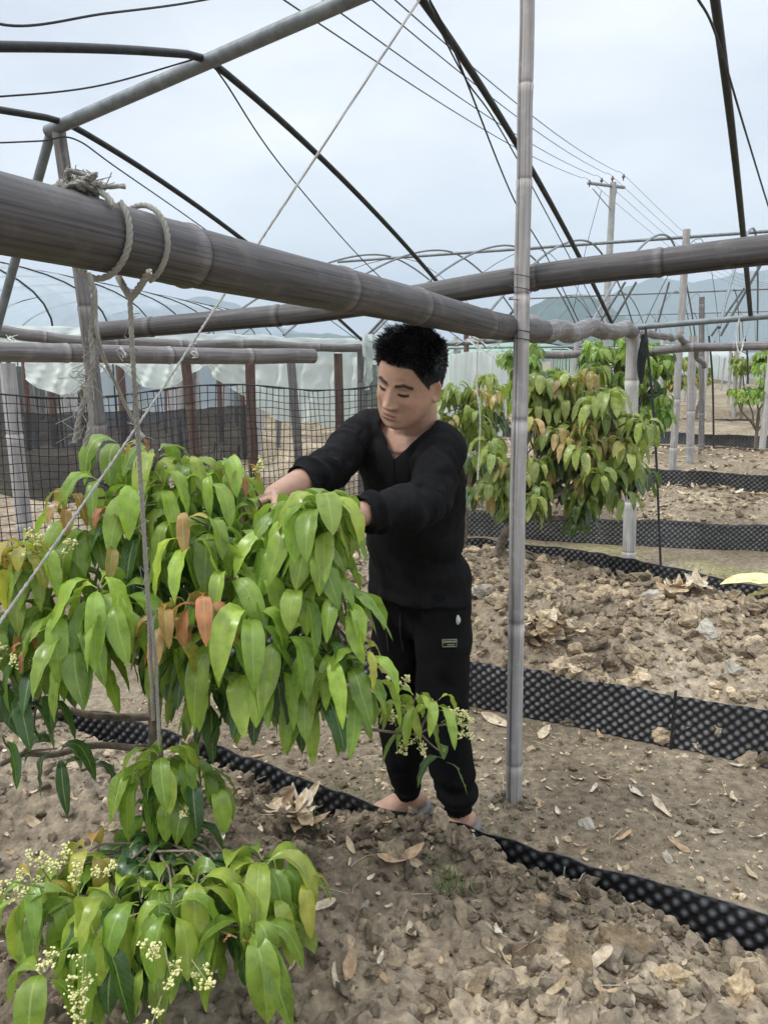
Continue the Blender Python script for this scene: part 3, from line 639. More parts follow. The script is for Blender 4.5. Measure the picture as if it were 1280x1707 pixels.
bamboo('bamboo_beam', [P(160, 552, 3.2), P(510, 520, 2.9), P(868, 467, 2.6), P(1285, 414, 2.27), P(1500, 395, 2.1), P(2000, 350, 1.75)], .037, .046, M['bamboo_dark'], 'long grey bamboo beam crossing the view behind the pale pole', 'bamboo beam', None, .36, 36, 3, .004, True)
bamboo('bamboo_beam', [P(-140, 586, 3.1), P(0, 588, 3.42), P(300, 592, 4.0), P(522, 593, 4.55)], .044, .041, M['bamboo_mid'], 'level grey bamboo beam at left, its blunt end stopping short of the man', 'bamboo beam', None, .32, 28, 4, .004)
bamboo('bamboo_beam', [P(-90, 550, 4.7), P(0, 556, 5.0), P(310, 572, 5.9), P(602, 581, 6.8)], .042, .034, M['bamboo_mid'], 'thin bamboo wall rail carrying the draped plastic film', 'bamboo beam', None, .4, 18, 5, .02)
front = [(.470, 2.52, -.25), P(855, 1338, 2.52), P(866, 560, 2.52), P(878, 0, 2.52), (.40, 2.52, 3.3)]
bamboo('bamboo_pole', front, .0315, .0180, M['bamboo_pale'], 'tall pale bamboo pole standing in the furrow right of the man', 'bamboo pole', None, .275, 48, 6, .004, True)
bamboo('bamboo_pole', [P(176, 760, 3.42), P(170, 735, 3.4), P(135, 470, 3.33), P(95, 214, 3.3)], .036, .026, M['bamboo_mid'], 'leaning ridge support pole at left, tied to the end of the crossing beam', 'bamboo pole', None, .3, 20, 7, .006)

# ------------------------------------------------------------------ posts
def post(px0, y0, px1, y1, Y, w, m, label, group=None, seed=0, node=.3, name='bamboo_post', sink=.25, ytop=None):
    a = P(px1, y1, Y); b = P(px0, y0, Y if ytop is None else ytop)
    a2 = a + (a - b).normalized() * sink
    rad = w / FPX * Y / 2
    return bamboo(name, [a2, a, b], rad * 1.05, rad * .95, m, label, 'post', group, node, 16, seed, .006, seed % 3 == 0)
post(1054, 545, 1047, 938, 5.8, 22, M['bamboo_white'], 'whitish bamboo post at the end of the knotty beam, beside the leafy tree', None, 20, .24)
post(1144, 382, 1119, 808, 9.7, 12, M['bamboo_pale'], 'thin pale pole reaching from the second furrow up to the far ridge pipe', None, 21, .4)
post(1154, 560, 1150, 742, 9.9, 13, M['bamboo_pale'], 'stubby pale post right of the thin ridge pole, standing in the straw', None, 22, .35)
post(1169, 495, 1168, 722, 11.0, 9, M['bamboo_mid'], 'dark slim pole right of the stubby pale post', None, 23, .4)
post(12, 606, 42, 890, 5.1, 26, M['bamboo_pale'], 'pale leaning post behind the net at the left frame edge', None, 24, .4)
post(308, 592, 328, 780, 6.0, 17, M['wood_brown'], 'reddish brown post behind the net, left of the draped film', None, 25, .5, 'wooden_post')
post(416, 592, 424, 800, 6.25, 17, M['wood_brown'], 'reddish brown post just left of the torn film edge', None, 26, .5, 'wooden_post')
post(484, 595, 499, 775, 6.45, 15, M['bamboo_mid'], 'pale leaning post between two brown posts behind the net', None, 27, .5)
post(564, 590, 568, 800, 6.7, 15, M['wood_brown'], 'dark brown post close to the shoulder of the man', None, 28, .5, 'wooden_post')
post(602, 576, 604, 790, 6.8, 15, M['bamboo_mid'], 'weathered corner post behind the man, wrapped in film scraps', None, 29, .4)
post(777, 505, 777, 800, 9.5, 9, M['wood_brown'], 'slim brown post behind the man to the right of his head', None, 30, .5, 'wooden_post')
G = 'distant greenhouse posts'; rp_ = np.random.default_rng(5); kk = 0
for v, us in ((14.3, np.arange(-7.5, 8.6, 1.9)), (18.3, np.arange(-8, 9.5, 2.1)), (22.3, np.arange(-9.0, 11, 1.9)), (26.5, np.arange(-9.5, 13, 1.7)), (31, np.arange(-11, 15, 1.9)), (37, np.arange(-12, 18, 2.0)), (44, np.arange(-14, 26, 2.2)), (52, np.arange(-10, 34, 2.4))):
    for u in us:
        x, y = uv2xy(u + rp_.normal() * .2, v + rp_.normal() * .3)
        if y < 6 or x < -3.4 - (y - 9) * .12: continue
        h = rp_.uniform(1.6, 2.0); mm = (M['bamboo_pale'], M['bamboo_white'], M['bamboo_mid'], M['bamboo_pale'])[rp_.integers(4)]; r_ = rp_.uniform(.035, .06)
        m_ = MB(); tl = rp_.normal(size=2) * .05; zz = np.linspace(0, 1, 9)
        tube(m_, np.stack([x + tl[0] * zz, y + tl[1] * zz, -.15 + (h + .15) * zz], -1), r_ * (1 + .03 * np.sin(zz * 40)), 10)
        tag(m_.build('bamboo_post', mm), 'distant pale post standing in the far rows of greenhouse frames', 'post', G); kk += 1
G = 'crowded posts beyond the left net'
for k in range(52):
    px = rp_.uniform(-20, 470); Y = rp_.uniform(10.5, 19); t = P(px, 600, Y); h = rp_.uniform(1.45, 1.75)
    mm = (M['bamboo_pale'], M['bamboo_mid'], M['bamboo_pale'], M['wood_brown'])[rp_.integers(4)]
    m_ = MB(); zz = np.linspace(0, 1, 7); tl = rp_.normal(size=2) * .06
    tube(m_, np.stack([t.x + tl[0] * zz, t.y + tl[1] * zz, -.1 + (h + .1) * zz], -1), rp_.uniform(.035, .065), 10)
    tag(m_.build('bamboo_post', mm), 'grey post among the crowded frames beyond the net at left', 'post', G)

# ------------------------------------------------------------------ pipes, hoops, wires
def pipe(name, pts, r, m, label, cat, group=None, n=12, k=None):
    pts = [np.array(list(p), float) for p in pts]
    m_ = MB(); tube(m_, catmull(pts, k or (1 if len(pts) == 2 else 14 * (len(pts) - 1))), r, n)
    return tag(m_.build(name, m), label, cat, group)
E0, E1 = np.array(P(88, 216, 3.3)), np.array(P(580, 0, 2.55)); Ed = (E1 - E0)
pipe('ridge_pipe', [E0 - Ed * .02, E0 + Ed * 2.2], .0245, M['pipe'], 'grey ridge pipe rising from upper left over the camera', 'pipe')
pipe('brace_pipe', [P(86, 220, 3.33), P(0, 530, 3.62), P(-70, 800, 3.8), P(-95, 950, 3.9)], .019, M['pipe'], 'thin grey brace pipe dropping from the left end of the ridge pipe', 'pipe')
def hoop(ridge, foot_far, drop_near, m, label, r=.0128, group=None, nd=1.0, name='hoop_tube'):
    """an arch over the ridge: far leg down to the eave, near leg mirrored"""
    a = np.array(list(ridge)); f = np.array(list(foot_far)); d = f - a; n = a - np.array([d[0], d[1], -d[2]]) * np.array([1, 1, 1])
    pts = []
    for t in np.linspace(0, 1, 22):
        e = t ** (1 - 0) ; pts.append(a + d * np.array([t, t, 0]) + np.array([0, 0, d[2] * (e ** 1.32)]) )
    q = []
    for t in np.linspace(drop_near, 0, 18)[:-1]:
        q.append(a - d * np.array([t, t, 0]) + np.array([0, 0, nd * d[2] * (t ** 1.12)]))
    return pipe(name, q + pts, r, m, label, 'hoop', group, 12, 60)
RAILY = lambda px: 6.8 - (px - 600) / (1250 - 600) * 1.38
hoop(P(106, 203, 3.28), P(602, 566, 6.8), .9, M['hoop'], 'black hoop tube crossing the left end of the ridge pipe, beside the support pole')
hoop(P(342, 97, 2.86), P(806, 566, 6.3), .9, M['hoop'], 'black hoop tube crossing the middle of the ridge pipe at upper left', nd=1.55)
hoop(P(672, -40, 2.42), P(1022, 545, 5.84), .9, M['hoop'], 'black hoop tube falling behind the pale pole from the top of the view')
hoop(P(1152, -250, 2.03), P(1250, 524, 5.4), .9, M['hoop'], 'steep black hoop tube at right, crossing in front of the crossing beam', .0150)
hoop(P(-170, 300, 3.7), P(400, 592, 7.3), .9, M['hoop'], 'low black hoop tube leaving the frame at left, behind the level beam') if False else None
pipe('eave_rail', [P(590, 578, 6.85), P(800, 570, 6.3), P(1045, 547, 5.75), P(1280, 527, 5.35), P(1700, 490, 4.7)], .021, M['pipe'], 'grey eave rail resting on the white post, catching the hoop feet', 'pipe')
bamboo('bamboo_beam', [P(860, 588, 8.7), P(960, 588, 8.6), P(1110, 583, 8.2), P(1290, 574, 7.8), P(1400, 570, 7.6)], .040, .047, M['bamboo_mid'], 'dark bamboo crosspole low behind the eave rail at right', 'bamboo beam', None, .35, 16, 9, .02)
bamboo('bamboo_beam', [P(1040, 560, 5.85), P(1110, 563, 7.2), P(1150, 572, 8.6), P(1172, 610, 9.3)], .032, .028, M['bamboo_mid'], 'crooked short branch pole bending down behind the white post', 'bamboo beam', None, .25, 14, 12, .03)
for pts, r, lab in [
    ([(-.9, 1.6, 2.28), P(0, 40, 1.9), P(180, 22, 2.15), P(340, 0, 2.5), P(520, -40, 2.8)], .0042, 'dark twisted line across the top left corner'),
    ([P(-60, 160, 2.0), P(0, 161, 2.15), P(165, 143, 2.45), P(330, 97, 2.84)], .0036, 'dark line sagging to the middle hoop crossing'),
    ([P(-60, 240, 3.0), P(0, 238, 3.1), P(70, 235, 3.2), P(125, 232, 3.3), P(200, 283, 3.7), P(360, 395, 4.9), P(595, 566, 6.8)], .0042, 'dark wire following the leftmost hoop down to the corner'),
    ([P(342, 97, 2.87), P(372, 132, 2.95), P(480, 290, 3.7), P(640, 468, 5.1), P(775, 572, 6.35)], .0042, 'dark wire hanging below the middle hoop'),
    ([P(712, -8, 2.45), P(760, 92, 2.7), P(855, 330, 3.8), P(912, 430, 4.7), P(972, 552, 5.95)], .0046, 'dark wire hanging left of the hoop behind the pale pole'),
    ([P(706, -8, 2.42), P(775, 130, 2.85), P(860, 262, 3.5), P(1010, 545, 5.8)], .0038, 'thin wire pressed along the hoop behind the pale pole'),
    ([P(1158, -10, 2.3), P(1194, 62, 2.6), P(1245, 230, 3.4), P(1290, 375, 4.4), P(1340, 520, 5.3)], .0052, 'dark wire beside the steep hoop at the right edge')]:
    pipe('tie_wire', pts, r * .78, M['wire'], lab, 'wire', None, 6)

# the next tunnels: ridge pipe, hoops, their eave rails
def tunnel(vr, zr, half, ze, us, ulo, uhi, ord_, rr2=.0125, ridge=None):
    G = 'hoops of the ' + ord_ + ' tunnel'
    for u in us:
        pts = []
        for t in np.linspace(-1, 1, 25):
            x, y = uv2xy(u + .05 * math.sin(u * 7), vr + half * t); pts.append((x, y, ze + (zr - ze) * (1 - abs(t) ** 1.7)))
        pipe('hoop_tube', pts, rr2, M['pipe'], 'thin dark hoop among the bare frames of the %s tunnel' % ord_, 'hoop', G, 8, 40)
    for v, z, nm in ((vr, zr - .03, 'ridge pipe'), (vr + half, ze, 'far eave pipe')):
        a, b = uv2xy(ulo, v), uv2xy(uhi, v); pipe('ridge_pipe' if 'ridge' in nm else 'eave_rail', [(*a, z), (*b, z + .05)], .02, M['pipe'], '%s of the %s tunnel seen beyond the eave rail' % (nm, ord_), 'pipe', None, 8)
    G = 'tie wires of the ' + ord_ + ' tunnel'
    for u in us[::2]:
        pts = [(*uv2xy(u + .4, vr + half * t), ze + (zr - ze) * (1 - abs(t) ** 1.6) - .06) for t in np.linspace(-1, 1, 15)]
        pipe('tie_wire', pts, .004, M['wire'], 'hair thin wire among the bare frames of the %s tunnel' % ord_, 'wire', G, 5, 15)
tunnel(10.28, 3.0, 4.1, 1.78, np.arange(-5.2, 3.5, .95), -6, 5, 'second')
tunnel(18.3, 3.0, 4.0, 1.85, np.arange(-4.5, 7, 1.15), -6, 9, 'third')
tunnel(26.5, 3.0, 4.2, 1.9, np.arange(-4, 10, 1.3), -6, 13, 'fourth')
# crossing struts of thin pipe behind the eave rail
G = 'slanting struts between the frames'
for a, b, Y in [((1042, 470), (985, 560), 9.0), ((1060, 470), (1012, 552), 8.8), ((1115, 470), (1090, 560), 10.5), ((1240, 480), (1185, 560), 9.4), ((1268, 440), (1200, 560), 7.8), ((640, 530), (612, 560), 7.6), ((870, 500), (825, 555), 7.5)]:
    pipe('strut', [P(*a, Y), P(*b, Y + .3)], .014, M['pipe'], 'slanting thin grey strut among the frames near the eave rail', 'strut', G, 8)

# ------------------------------------------------------------------ power line
pw = P(1006, 596, 32.0); t = thing('power_pole', (pw.x, 32, 0), 'concrete power pole with steel crossarm standing beyond the greenhouse frames', 'power pole')
zt = P(1007, 304, 32).z
m_ = MB(); tube(m_, [(pw.x, 32, -1), (pw.x, 32, zt)], [.17, .12], 16); m_.build('pole', M['concrete'], t)
ca = np.array(P(978, 316, 31.6)); cb = np.array(P(1038, 305, 32.4)); cd = cb - ca
m_ = MB(); Rm = Matrix.Rotation(math.atan2(cd[1], cd[0]), 3, 'Z'); boxm(m_, (ca + cb) / 2 + np.array([0, -.16, 0]), np.linalg.norm(cd), .09, .1, Rm); m_.build('crossarm', M['steel'], t)
ins = []
for f in (.03, .36, .66, .97):
    c = ca + cd * f + np.array([0, -.16, .06]); m_ = MB(); tube(m_, [c, c + [0, 0, .1], c + [0, 0, .11], c + [0, 0, .16], c + [0, 0, .17], c + [0, 0, .24]], [.025, .025, .065, .06, .05, .03], 12); m_.build('insulator', M['porcelain'], t); ins.append(c + np.array([0, 0, .22]))
m_ = MB(); tube(m_, [ca + cd * .15, (pw.x, 31.9, zt - 1.1)], .02, 6); tube(m_, [ca + cd * .85, (pw.x, 31.9, zt - 1.1)], .02, 6); m_.build('brace', M['steel'], t)
for i, (a, lab) in enumerate([((575, 5), 'power line on the left end of the crossarm, lowest of the four in the sky'), ((618, -2), 'power line second from the left end of the crossarm'), ((682, -6), 'power line third from the left end of the crossarm'), ((742, 18), 'power line on the right end of the crossarm, highest of the four in the sky')]):
    n0 = np.array(P(a[0], a[1], 9.0 + i * .5)); d = n0 - ins[i]; far = ins[i] + np.array([27., 40., -.5])
    pts = [ins[i] + d * t_ * 1.35 + np.array([0, 0, -1.2 * math.sin(math.pi * min(1, t_ * .9)) * .35]) for t_ in np.linspace(1, 0, 14)] + [ins[i] + (far - ins[i]) * t_ + np.array([0, 0, -1.3 * math.sin(math.pi * t_)]) for t_ in np.linspace(0, 1, 12)[1:]]
    pipe('power_line', pts, .008, M['wire'], lab, 'power line', None, 5, 60)
pipe('guy_wire', [np.array(P(1002, 318, 31.9)), np.array(P(975, 420, 32.5)), np.array(P(955, 520, 33))], .012, M['wire'], 'slack guy wire hanging from the power pole', 'wire', None, 5)

# ------------------------------------------------------------------ net wall, films, shade cloth at left
na, nb = np.array([-3.05, 4.15]), np.array([.05, 6.72]); nd = nb - na; nl_ = np.linalg.norm(nd)
t = thing('mesh_fence', (na[0], na[1], 0), 'black plastic mesh fence stretched behind the tree at left', 'fence')
m_ = MB(); HN = 1.34
def npt(s, z):
    q = na + nd * s; w = .05 * np.sin(s * 17) * (z / HN) + .02 * np.sin(s * 41 + z * 4); nrm = np.array([-nd[1], nd[0]]) / nl_
    return np.stack([q[0] + nrm[0] * w, q[1] + nrm[1] * w, z + .025 * np.sin(s * 13) * z], -1) if False else np.array([q[0] + nrm[0] * w, q[1] + nrm[1] * w, z + .025 * math.sin(s * 13) * z])
ncol = int(nl_ / .053)
for i in range(ncol + 1):
    s = i / ncol; tube(m_, [npt(s + .0012 * math.sin(z * 9 + i), z) for z in np.linspace(.02, HN, 10)], .0029, 4, False)
for j in range(26):
    z = .02 + (HN - .02) * j / 25; tube(m_, [npt(s, z + .006 * math.sin(s * 60 + j)) for s in np.linspace(0, 1, 70)], .0029, 4, False)
m_.build('netting', M['net'], t)
m_ = MB(); tube(m_, [npt(s, HN + .004) for s in np.linspace(0, 1, 60)], .006, 5); m_.build('top_line', M['wire'], t)
def cloth(name, A, B, h, m, label, cat, sag, wav, nu=70, nv=16, lo=None, seed=0, fold=8, hang=None):
    """film hung from a line A-B; lo(s) gives its lower edge"""
    A, B = np.array(list(A)), np.array(list(B)); V = np.zeros((nu + 1, nv + 1, 3)); d = B - A; nrm = np.array([-d[1], d[0], 0]); nrm /= np.linalg.norm(nrm)
    for i in range(nu + 1):
        s = i / nu; p = A + d * s; hh = h if lo is None else lo(s)
        for j in range(nv + 1):
            q = j / nv; k = (.3 + q)
            V[i, j] = p + np.array([0, 0, -hh * q - sag * math.sin(math.pi * ((s * 3) % 1)) * (1 - q) * .3]) + nrm * (wav * k * math.sin(s * fold * 6.28 + q * 2.1 + seed) + .04 * k * math.sin(s * 53 + q * 5) + .009 * math.sin(q * 26 + 5 * math.sin(s * 7 + seed)) + .004 * math.sin(q * 47 + s * 9))
    V[..., 2] += .012 * fbm(V[..., 0] * 5, V[..., 1] * 5 + V[..., 2] * 9, 0, 3, seed)
    m_ = MB(); grid(m_, V); return tag(m_.build(name, m), label, cat)
cloth('plastic_film', P(338, 583, 6.12), P(606, 582, 7.0), .5, M['film'], 'cloudy white plastic film draped from the wall rail, cut to a slant', 'plastic film', .05, .05, 90, 20, lambda s: .14 + .50 * min(1, s * 2.1) + .08 * math.sin(s * 9) * s, 2, 6)
cloth('plastic_film', P(40, 590, 5.7), P(345, 584, 6.4), .3, M['film'], 'gathered pale film sagging in swags below the level beam at left', 'plastic film', .05, .06, 90, 16, lambda s: .08 + .22 * abs(math.sin(s * 6.0 + .4)), 5, 5)
cloth('plastic_film', P(-40, 540, 5.2), P(612, 566, 7.0), .16, M['film'], 'rolled strip of clear film lying along the wall rail', 'plastic film', .02, .04, 90, 8, lambda s: .14 + .03 * math.sin(s * 20), 8, 9)
cloth('plastic_film', P(604, 556, 6.7), P(640, 560, 6.75), .3, M['film'], 'torn white film scrap hanging at the corner post behind the head of the man', 'plastic film', 0, .05, 20, 14, lambda s: .10 + .38 * abs(math.sin(s * 5 + .6)), 3, 3)
cloth('plastic_film', P(730, 590, 9.2), P(845, 585, 9.4), .9, M['film'], 'pale film curtain hanging behind the man, right of his head', 'plastic film', 0, .05, 40, 10, lambda s: 1.0, 6, 5)
cloth('shade_cloth', P(-160, 694, 7.4), P(300, 684, 9.2), .9, M['shade'], 'low dark shade cloth wall standing behind the net at left', 'shade cloth', 0, .02, 60, 10, lambda s: 1.02, 4, 4)
cloth('shade_cloth', P(300, 684, 9.2), P(424, 674, 10.2), .8, M['shade'], 'short dark shade cloth end panel tapering off beyond the brown posts', 'shade cloth', 0, .02, 30, 10, lambda s: .9 - .25 * s, 9, 3)
M['shade2'] = simple('grey green screen cloth', (.10, .115, .105), (.20, .22, .20), 3, .9)
cloth('shade_cloth', P(-300, 612, 21), P(700, 608, 25), 1.4, M['shade2'], 'long grey green screen standing behind the crowded posts at left', 'shade cloth', 0, .05, 120, 8, lambda s: 1.36 + .05 * math.sin(s * 40), 2, 30)
# film covered tunnels far off
def film_tunnel(x0, x1, y0, y1, ze, zr, m, label, skew=0, ribs=10):
    t = thing('greenhouse_tunnel', ((x0 + x1) / 2, y0, 0), label, 'greenhouse'); m_ = MB(); A = np.linspace(0, math.pi, 25)
    xs = (x0 + x1) / 2 - np.cos(A) * (x1 - x0) / 2; zs = ze + (zr - ze) * np.sin(A) ** .8
    xs = np.concatenate([[x0], xs, [x1]]); zs = np.concatenate([[0], zs, [0]])
    Ys = np.linspace(y0, y1, 30); V = np.stack([np.stack([xs + skew * (y - y0), np.full_like(xs, y), zs + .03 * np.sin(y * 5 + xs * 3)], -1) for y in Ys])
    grid(m_, V); m_.build('film_cover', m, t)
    m_ = MB()
    for y in np.linspace(y0, y1, ribs): tube(m_, np.stack([xs + skew * (y - y0), np.full_like(xs, y), zs + .02], -1), .018, 6, False)
    m_.build('ribs', M['hoop'], t); return t
film_tunnel(-13.5, -5.6, 13.5, 30, 1.9, 3.55, M['film_blue'], 'blue white film greenhouse rising at the far left', .12, 9)
film_tunnel(.7, 5.2, 21, 40, 1.6, 2.05, M['film_green'], 'low green tinted film greenhouse behind the man', .18, 9)
film_tunnel(13, 24, 52, 90, 1.6, 2.6, M['film'], 'pale film greenhouse on the horizon behind the far posts at right', .25, 8)
film_tunnel(3, 12, 60, 90, 1.6, 2.5, M['film_green'], 'greenish film greenhouse on the horizon behind the bronze leaved tree', .15, 8)
film_tunnel(-26, -9, 48, 80, 1.6, 2.6, M['film'], 'wide pale film greenhouse on the horizon at left', -.2, 8)
film_tunnel(26, 40, 50, 90, 1.6, 2.6, M['film_blue'], 'bluish film greenhouse on the horizon at the right edge', .3, 8)
film_tunnel(-7.5, -1.0, 27, 46, 1.5, 2.1, M['film'], 'low cloudy film greenhouse far behind the left wall rail', .0, 8)

# ------------------------------------------------------------------ ropes
def rope(pts, r, m, label, k=60, strands=3, pitch=.035, cat='rope'):
    c = catmull([list(p) for p in pts], k); t_, A, B = frames(c); ln = np.concatenate([[0], np.cumsum(np.linalg.norm(np.diff(c, axis=0), axis=1))])
    m_ = MB()
    for s in range(strands):
        a = ln / pitch * 6.28 + s * 6.283 / strands
        tube(m_, c + (np.cos(a)[:, None] * A + np.sin(a)[:, None] * B) * r * .52, r * .62, 6)
    return tag(m_.build('rope', m), label, cat)
def beamA_at(px):
    """axis point of the thick dark beam at a photo column"""
    best = None
    for s in np.linspace(0, 1, 400):
        p = np.array(beamA[1]) * (1 - s) + np.array(beamA[3]) * s; d = p[1] * CP - (p[2] - CAMZ) * SP; q = FW / 2 + FPX * p[0] / d
        if best is None or abs(q - px) < best[0]: best = (abs(q - px), p)
    return best[1]
bd = np.array(beamA[3]) - np.array(beamA[1]); bd /= np.linalg.norm(bd)
bx = np.cross(bd, [0, 0, 1]); bx /= np.linalg.norm(bx); bz = np.cross(bx, bd)
def ring(c, r, a0, a1, n=22, slip=0.0):
    return [c + (bx * math.cos(a) + bz * math.sin(a)) * r + bd * slip * (a - a0) for a in np.linspace(a0, a1, n)]
t = thing('rope', (0, 0, 0), 'grey frayed rope knotted round the dark beam near its left end, tail hanging loose', 'rope')
cA = beamA_at(150)
def strandrope(mbx, c, r, pitch=.03, strands=3, k=None):
    c = catmull(c, k or len(c) * 6); t_, A, B = frames(c); ln = np.concatenate([[0], np.cumsum(np.linalg.norm(np.diff(c, axis=0), axis=1))])
    for s in range(strands):
        a = ln / pitch * 6.28 + s * 6.283 / strands; tube(mbx, c + (np.cos(a)[:, None] * A + np.sin(a)[:, None] * B) * r * .52, r * .62, 6)
m_ = MB(); strandrope(m_, ring(cA, .0565, .6, .6 + 6.5, 40, .003), .0042); m_.build('loop', M['rope_grey'], t)
m_ = MB(); rk = np.random.default_rng(3); top = cA + bz * .062 - bd * .01
for k in range(7):
    q = [top + rk.normal(size=3) * [.017, .017, .006] for _ in range(4)]; strandrope(m_, [top + rk.normal(size=3) * .006] + q, .0036, k=20)
for k in range(60):
    a = top + rk.normal(size=3) * [.016, .014, .005]; tube(m_, [a, a + rk.normal(size=3) * .006, a + rk.normal(size=3) * .010 - [0, 0, .002]], .0008, 3, False)
m_.build('knot', M['rope_grey'], t)
m_ = MB(); yA = cA[1]
strandrope(m_, [P(148, 455, yA - .05), P(158, 495, yA - .045), P(153, 560, yA - .03), P(155, 600, yA - .03), P(146, 660, yA - .03)], .0038, .034)
strandrope(m_, [P(146, 655, yA - .03), P(134, 690, yA - .03), P(125, 738, yA - .03)], .0036, .034); strandrope(m_, [P(147, 655, yA - .03), P(152, 700, yA - .03), P(142, 742, yA - .03)], .0036, .034)
for k in range(70):
    f = rk.random(); a = np.array(P(155 - 25 * f, 560 + 170 * f, yA - .03)); tube(m_, [a, a + rk.normal(size=3) * .006, a + rk.normal(size=3) * .012 - [0, 0, .01]], .0006, 3, False)
m_.build('tail', M['rope_grey'], t)
t = thing('rope', (0, 0, 0), 'grey twisted rope looped round the dark beam and hanging straight down to the tree', 'rope')
cB = beamA_at(232); yB = cB[1]
m_ = MB(); strandrope(m_, ring(cB, .0555, -1.2, 3.6, 34, .002) , .0038); m_.build('loop', M['rope_grey'], t)
m_ = MB(); strandrope(m_, [P(198, 462, yB + .02), P(208, 480, yB - .01), P(217, 495, yB - .01)], .005); strandrope(m_, [P(250, 452, yB - .055), P(232, 480, yB - .03), P(218, 497, yB - .01)], .005)
m_.build('fork', M['rope_grey'], t)
m_ = MB(); strandrope(m_, [P(217, 495, yB - .01), P(222, 600, yB), P(230, 725, yB + .03), P(238, 850, yB + .06), P(247, 1000, yB + .10), P(252, 1110, yB + .15), P(256, 1200, yB + .2)], .0036, .03, 3, 170)
strandrope(m_, [P(247, 1000, yB + .10), P(258, 1080, yB + .13), P(262, 1150, yB + .17), P(266, 1240, yB + .2)], .0034, .03, 3, 60)
for k in range(60):
    f = rk.random(); a = np.array(P(218 + 30 * f, 500 + 560 * f, yB)); tube(m_, [a, a + rk.normal(size=3) * .006, a + rk.normal(size=3) * .012], .0006, 3, False)
m_.build('drop', M['rope_grey'], t)
rope([P(712, -20, 2.0), P(425, 415, 1.66), P(370, 497, 1.60), P(228, 712, 1.40), P(0, 1038, 1.10), P(-60, 1120, 1.04)], .0027, M['rope_white'], 'long taut white rope running from the top of the view down to the lower left', 140, 3, .03)
rope([P(158, 480, yA - .03), P(165, 570, yA - .02), P(198, 650, yA + .15), P(228, 712, 1.37), P(240, 728, 1.37)], .0032, M['rope_white'], 'short white rope slanting from the dark beam to the crossing with the taut rope', 60, 3, .03)
rope(ring(np.array(P(800, 540, 2.46)), .0475, 0, 6.6, 24, .002), .0035, M['rope_white'], 'white cord ring round the dark beam just left of the pale pole', 60, 2, .02)
pc = np.array(P(868, 462, 2.52))
rope([pc + np.array([math.cos(a) * .034, math.sin(a) * .034, .03 - .006 * a]) for a in np.linspace(0, 17, 50)], .0016, M['wire'], 'dark binding wire tying pale pole to crossing beam', 150, 2, .01, 'wire')
pc = np.array(P(864, 552, 2.52))
rope([pc + np.array([math.cos(a) * .035, math.sin(a) * .035, .02 - .004 * a]) for a in np.linspace(0, 14, 44)], .0018, M['wire'], 'dark binding wire tying pale pole to the thick beam', 130, 2, .01, 'wire')
rope([P(796, 562, 3.6), P(794, 640, 3.6), P(800, 700, 3.6), P(796, 800, 3.65)], .004, M['rope_white'], 'thin white string hanging behind the shoulder of the man', 50, 2, .04)
rope([P(760, 575, 4.2), P(790, 562, 4.0), P(815, 577, 3.9), P(845, 560, 3.7), P(810, 585, 3.8), P(780, 566, 4.0), P(830, 600, 3.9)], .003, M['rope_white'], 'tangle of white string under the dark beam behind the man', 80, 2, .04)
rope([P(1232, 530, 5.4), P(1226, 560, 5.4), P(1232, 590, 5.38), P(1240, 560, 5.4), P(1238, 530, 5.42), P(1250, 525, 5.4)], .006, M['rope_white'], 'white cord tied to the eave rail at right', 50, 2, .05)
for a, b, Y, lab in [((1075, 545), (1101, 950), 5.6, 'thin black hose hanging in front of the white post down to the mossy furrow'), ((1181, 560), (1189, 745), 9.6, 'thin black rod hanging among the posts at far right'), ((1240, 560), (1246, 640), 11, 'short black hose hanging at far right')]:
    a_ = np.array(P(*a, Y)); b_ = np.array(P(*b, Y)); pipe('drip_hose', [a_, a_ * .6 + b_ * .4 + [.02, 0, 0], b_], .009 if Y < 6 else .012, M['wire'], lab, 'hose', None, 6)
m_ = MB(); c = [np.array(P(1072, 558, 5.72)), np.array(P(1070, 585, 5.7)), np.array(P(1067, 612, 5.7)), np.array(P(1068, 640, 5.7))]; tube(m_, catmull(c, 16), np.interp(np.linspace(0, 1, 17), [0, .4, .8, 1], [.012, .030, .022, .008]), 9, True, None, 0, lambda th_, n_: 1 + .35 * np.sin(th_ * 3 + 1)[None] * np.ones((n_, 1)))
tag(m_.build('rag', M['shade']), 'black rag bundle tied beside the top of the white post', 'rag')
G = 'white twine knots on the wall beams'
for px, py, Y, w_ in [(18, 566, 5.02, 1), (40, 560, 5.15, 1), (320, 574, 5.9, 1), (325, 588, 4.05, 1), (205, 588, 3.75, 1)]:
    m_ = MB(); c0 = np.array(P(px, py, Y - .05))
    for k in range(8): tube(m_, catmull([c0 + rk.normal(size=3) * .009, c0 + rk.normal(size=3) * .014, c0 + rk.normal(size=3) * .02], 8), .003, 5, False)
    tag(m_.build('twine', M['rope_white']), 'small white twine knot on the bamboo beams at left', 'twine', G)

